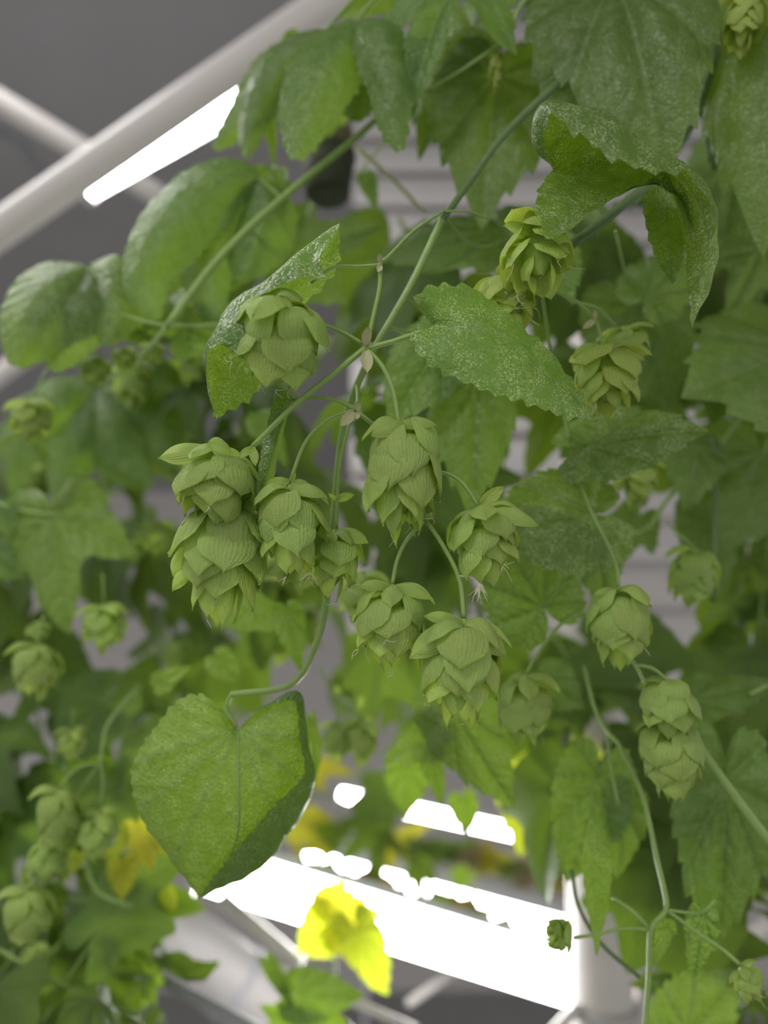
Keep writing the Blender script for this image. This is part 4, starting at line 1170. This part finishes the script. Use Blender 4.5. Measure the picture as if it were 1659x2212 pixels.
# ------------------------------------------------------------------ dark leaf in front of the lamps
S12 = Shoot('hop shoot with a dark silhouetted leaf in front of the thin distant lamp', W(960, 1520, .43))
S12.stem([(900, 1320, .45), (930, 1420, .44), (955, 1540, .43)], r=.0012)
S12.leaf('cordate', (975, 1530, .42), (1112, 1748, .41), .72, 'green', face=(-.4, .4, .8), bend=.5, lat=.5, seed=51, label='dark leaf edged by lamp light')
S12.leaf('ovate', (945, 1590, .43), (825, 1652, .42), 1.3, 'green', face=(0, .5, .8), bend=.4, seed=52)
S12.leaf('ovate', (930, 1640, .44), (955, 1745, .44), .9, 'green', face=(.3, .2, .9), bend=.3, seed=53)
S12.leaf('cordate', (880, 1660, .6), (878, 1765, .6), .9, 'green', face=(.1, .2, 1), seed=54)
S12.leaf('cordate', (1000, 1730, .6), (1010, 1800, .6), .9, 'green', face=(.1, .2, 1), seed=55)
S12.far_cone((730, 1560, .5), (728, 1650, .5), 66, 0, 'bract', stalk=[(720, 1500, .5)]); S12.far_cone((782, 1552, .5), (780, 1660, .5), 72, 1, 'bract', stalk=[(772, 1520, .5), (730, 1500, .5)])
S12.stem([(690, 1440, .5), (722, 1500, .5), (772, 1525, .5)], r=.0008)
S12.stipule((728, 1505, .5), (725, 1478, .5), .6, 'bract'); S12.stipule((770, 1530, .5), (782, 1498, .5), .6, 'bract')
S12.leaf('ovate', (672, 1560, .42), (678, 1700, .42), .55, 'green', face=(.7, .2, .5), bend=.4, seed=57)

# ------------------------------------------------------------------ trailing stem at the lower right
S13 = Shoot('trailing hop shoot with a star of side stems in front of the white post', W(1335, 1590, .37))
S13.stem([(1262, 1440, .42), (1285, 1530, .40), (1312, 1582, .38), (1338, 1610, .375), (1388, 1720, .37), (1418, 1850, .365), (1440, 1950, .36), (1432, 1975, .36), (1406, 2008, .36), (1402, 2100, .36), (1392, 2240, .36)], r=.0011, r1=.0013)
S13.stem([(1312, 1590, .39), (1320, 1660, .39), (1336, 1740, .39)], r=.0009)
S13.stem([(1405, 2008, .36), (1350, 2005, .36), (1290, 2018, .36), (1238, 2026, .36)], r=.0008, name='cone_stalk')
S13.stem([(1402, 2005, .36), (1370, 1970, .36), (1320, 1935, .37)], r=.0009)
S13.stem([(1440, 1965, .36), (1500, 2010, .36), (1560, 2050, .355), (1600, 2085, .35)], r=.0009, name='cone_stalk')
S13.stem([(1440, 1965, .36), (1490, 1972, .36), (1520, 1970, .37), (1545, 1945, .37)], r=.0007)
S13.stem([(1440, 1500, .39), (1530, 1640, .365), (1580, 1710, .36), (1640, 1790, .36), (1690, 1850, .36)], r=.0020, r1=.0024)
S13.stem([(1235, 1880, .40), (1250, 1960, .40), (1300, 2040, .40), (1380, 2110, .40)], r=.0011, mat='stem_d')
S13.far_cone((1232, 2022, .36), (1178, 2012, .358), 66, 0, 'bract')
S13.cone((1600, 2086, .35), (1640, 2165, .345), 72, seed=61, mat='bract', n=16, loose=.5, flare=3, threads=5)
S13.leaf('cordate', (1565, 1690, .40), (1545, 2060, .40), .55, 'green', face=(-.2, .3, .9), bend=.4, seed=61, petiole=[(1540, 1650, .38)])
S13.leaf('cordate', (1290, 1680, .42), (1225, 1905, .42), .72, 'green', face=(0, .3, .9), bend=.5, seed=62, petiole=[(1320, 1600, .39)])
S13.leaf('cordate', (1340, 1740, .43), (1330, 1900, .43), .9, 'green', face=(.2, .3, .9), bend=.5, seed=63)
S13.net([[(1272, 1770, .37), (1258, 1860, .366), (1268, 1950, .366), (1285, 2062, .37)], [(1275, 1770, .372), (1280, 1860, .372), (1285, 1950, .372), (1287, 2064, .371)], [(1280, 1772, .374), (1318, 1850, .374), (1312, 1950, .374), (1289, 2066, .372)]],
        'green', teeth=10, amp=.02, nu=50, nv=8, label='narrow twisted leaf before the post')
S13.leaf('ovate', (1440, 2005, .37), (1385, 2110, .37), .9, 'green', face=(.5, .2, .7), bend=.5, seed=64)
S13.leaf('ovate', (1520, 1980, .37), (1497, 2115, .37), .9, 'green', face=(-.5, .2, .7), bend=.6, seed=65)
S13.leaf('ovate', (1700, 1700, .42), (1600, 1905, .42), 1.0, 'green', face=(-.4, .3, .7), bend=.5, seed=66)
S13.leaf('cordate', (1480, 2230, .42), (1590, 2090, .44), .9, 'green', face=(0, .3, .7), bend=.5, seed=67)

S14 = Shoot('young hop shoot with a yellow leaf glowing before the wide LED bar', W(720, 1990, .66))
S14.stem([(735, 2240, .64), (725, 2120, .66), (718, 1992, .67)], r=.0012)
S14.leaf('cordate', (714, 1994, .66), (826, 1968, .65), 1.3, 'yellow', face=(0, .1, 1), bend=.3, seed=71, label='round yellow leaf')
S14.leaf('cordate', (718, 1996, .665), (640, 2060, .66), 1.35, 'lime', face=(0, .1, 1), bend=.2, seed=72)
S14.leaf('cordate', (770, 2010, .63), (840, 2150, .63), .7, 'lime', face=(-.3, .1, 1), bend=.5, seed=73, label='pale lime leaf')
S14.leaf('cordate', (640, 2150, .55), (790, 2150, .55), .7, 'green', face=(0, .5, .8), seed=74); S14.leaf('ovate', (580, 2080, .55), (640, 2190, .55), .5, 'green', face=(.3, .2, .8), seed=75)
S14.leaf('cordate', (700, 2240, .55), (560, 2170, .56), .7, 'green', face=(0, .5, .8), seed=76)
S15 = Shoot('hop shoot with a pale lime leaf before the thin distant lamp', W(1220, 1650, .85))
S15.stem([(1175, 1470, .80), (1200, 1560, .74), (1195, 1642, .66)], r=.0012, mat='stem_y')
S15.leaf('cordate', (1195, 1640, .66), (1120, 1850, .66), 1.05, 'lime', face=(-.2, .2, 1), bend=.3, seed=81, label='pale translucent leaf')
S15.far_cone((1165, 1655, .75), (1162, 1705, .75), 42, 1, 'bract')
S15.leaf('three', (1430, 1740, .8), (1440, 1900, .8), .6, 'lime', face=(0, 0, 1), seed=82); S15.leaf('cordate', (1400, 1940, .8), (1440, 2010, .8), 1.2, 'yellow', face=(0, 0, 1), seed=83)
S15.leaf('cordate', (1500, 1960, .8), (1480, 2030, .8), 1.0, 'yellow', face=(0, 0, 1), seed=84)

S16 = Shoot('row of small brown and green seedlings between the two near lamps', W(700, 1900, 1.0), name='seedling_row')
S16.stem([(660, 1905, 1.0), (800, 1945, 1.0), (930, 1985, 1.0), (1100, 2035, .98), (1230, 2075, .98)], r=.004, mat='stem_d')
S16.stem([(905, 1975, 1.0), (935, 1930, 1.0), (900, 1870, 1.0), (840, 1830, 1.0)], r=.004, r1=.003, mat='stem_d')
for q, (x, y, L, mt) in enumerate(((700, 1895, 50, 'green'), (735, 1905, 45, 'green'), (775, 1915, 55, 'brown'), (815, 1920, 60, 'brown'), (850, 1940, 40, 'brown'), (960, 1960, 50, 'green'), (1000, 1975, 55, 'brown'), (1030, 1985, 45, 'green'), (1075, 2005, 42, 'green'), (920, 1960, 40, 'green'), (670, 1890, 45, 'yellow'), (880, 1955, 36, 'brown'))):
    S16.leaf('cordate', (x, y + 8, 1.0), (x + (-20 if q % 2 else 24), y + 8 - L, .99), 1.3, mt, face=(.2 * (q % 3 - 1), -.2, 1), bend=.4, rays=72, rings=5, seed=q)
S17 = Shoot('potted seedlings with pinkish brown leaves above the second lamp', W(1000, 1820, 1.3), name='seedling_row')
S17.stem([(820, 1790, 1.35), (1000, 1845, 1.32), (1240, 1900, 1.3)], r=.004, mat='stem_d')
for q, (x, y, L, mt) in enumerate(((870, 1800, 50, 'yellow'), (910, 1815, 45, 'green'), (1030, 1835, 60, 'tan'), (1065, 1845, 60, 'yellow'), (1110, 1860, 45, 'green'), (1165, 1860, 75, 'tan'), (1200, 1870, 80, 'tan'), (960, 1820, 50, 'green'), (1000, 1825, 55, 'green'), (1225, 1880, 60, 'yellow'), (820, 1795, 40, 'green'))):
    S17.leaf('cordate', (x, y + 34, 1.32), (x + (-20 if q % 2 else 24), y + 34 - L, 1.3), 1.3, mt, face=(.2 * (q % 3 - 1), -.2, 1), bend=.4, rays=72, rings=5, seed=q + 3)

# ------------------------------------------------------------------ bines in the background
note_scene()
G_ = ['green', 'green', 'green']; D_ = ['green', 'green', 'green']; B_ = ['green', 'green', 'green']; L_ = ['green', 'green', 'green', 'green']
bg_bine('blurred hop bine running level behind the star-shaped leaf', [(-60, 1020, .72), (150, 960, .70), (350, 900, .68), (560, 870, .68)], G_, seed=1, n=8, cones=2)
bg_bine('blurred hop bine with dark leaves behind the upper left cones', [(300, 740, .60), (420, 830, .60), (540, 930, .62), (640, 1060, .64)], G_, seed=2, n=7, cones=3)
bg_bine('blurred hop bine hanging behind the bright lobed leaf', [(-20, 1180, .68), (50, 1400, .66), (90, 1600, .64), (110, 1760, .62)], G_ + ['green'], seed=3, n=8, cones=1)
bg_bine('blurred hop bine hanging between the bright leaf and sharp cones', [(250, 1110, .80), (330, 1250, .78), (400, 1400, .76), (380, 1600, .74)], G_ + ['green'], seed=4, n=8, cones=3)
bg_bine('blurred hop bine directly behind the overlapping left cones', [(520, 1000, .66), (590, 1150, .66), (640, 1300, .68)], L_, seed=5, n=5, cones=3)
bg_bine('dark hop bine behind the forked stems in focus', [(860, 470, .56), (930, 620, .55), (900, 800, .54), (860, 960, .54)], D_, seed=6, n=7)
bg_bine('dark hop bine behind the largest middle cones', [(960, 980, .56), (930, 1120, .56), (890, 1260, .60), (860, 1360, .62)], D_, seed=7, n=5)
bg_bine('dark hop bine behind the curled leaf', [(1260, 380, .58), (1310, 560, .56), (1260, 760, .56), (1330, 900, .56)], D_, seed=8, n=8)
bg_bine('dark hop bine hanging behind the large ribbed leaf', [(1640, 480, .58), (1620, 700, .58), (1650, 900, .58)], D_, seed=9, n=6)
bg_bine('dark hop bine hanging beside the bright gap', [(1640, 960, .60), (1660, 1150, .60), (1640, 1350, .58), (1630, 1560, .58), (1640, 1700, .58)], D_, seed=10, n=9)
bg_bine('dark hop bine behind the chain of cones', [(1180, 1350, .60), (1260, 1480, .58), (1320, 1600, .56), (1400, 1720, .55)], D_, seed=11, n=8)
bg_bine('dark hop bine crossing behind the trailing shoot', [(1240, 1640, .52), (1360, 1720, .52), (1500, 1830, .52), (1600, 1960, .52)], D_, seed=12, n=7)
bg_bine('blurred hop bine behind the four arched cones', [(-40, 1720, .62), (60, 1850, .60), (180, 1980, .58), (260, 2080, .56)], B_, seed=13, n=8)
bg_bine('leafy hop bine filling the corner below the pointed cone', [(-40, 2030, .52), (120, 2120, .50), (300, 2190, .50)], ['green', 'green', 'green'], seed=14, n=7, leaf_len=.075)
bg_bine('blurred hop bine left of the hanging ribbed leaf', [(300, 1480, .62), (260, 1620, .60), (230, 1760, .60)], G_, seed=15, n=5)
bg_bine('dark hop bine at the foot of the white post', [(1500, 2220, .50), (1580, 2200, .50), (1680, 2130, .50)], D_, seed=16, n=6, leaf_len=.07)
bg_bine('small hop bine growing between the lamps', [(640, 1700, .95), (760, 1740, .95), (900, 1830, 1.0)], ['green', 'green', 'yellow'], seed=17, n=5, leaf_len=.06)
bg_bine('small yellowing hop bine along the second lamp', [(860, 1850, 1.05), (980, 1950, 1.05), (1090, 2000, 1.05)], ['yellow', 'green', 'lime'], seed=18, n=4, leaf_len=.035)
bg_bine('distant hop bine below the middle cones', [(760, 1400, .85), (880, 1480, .85), (1000, 1520, .85)], G_, seed=19, n=5, leaf_len=.07)
bg_bine('blurred hop bine climbing behind the domed leaf and cones', [(-260, 900, .75), (-160, 1150, .72), (-120, 1400, .70), (-160, 1700, .66)], G_, seed=20, n=9, cones=2)
grow_bines()
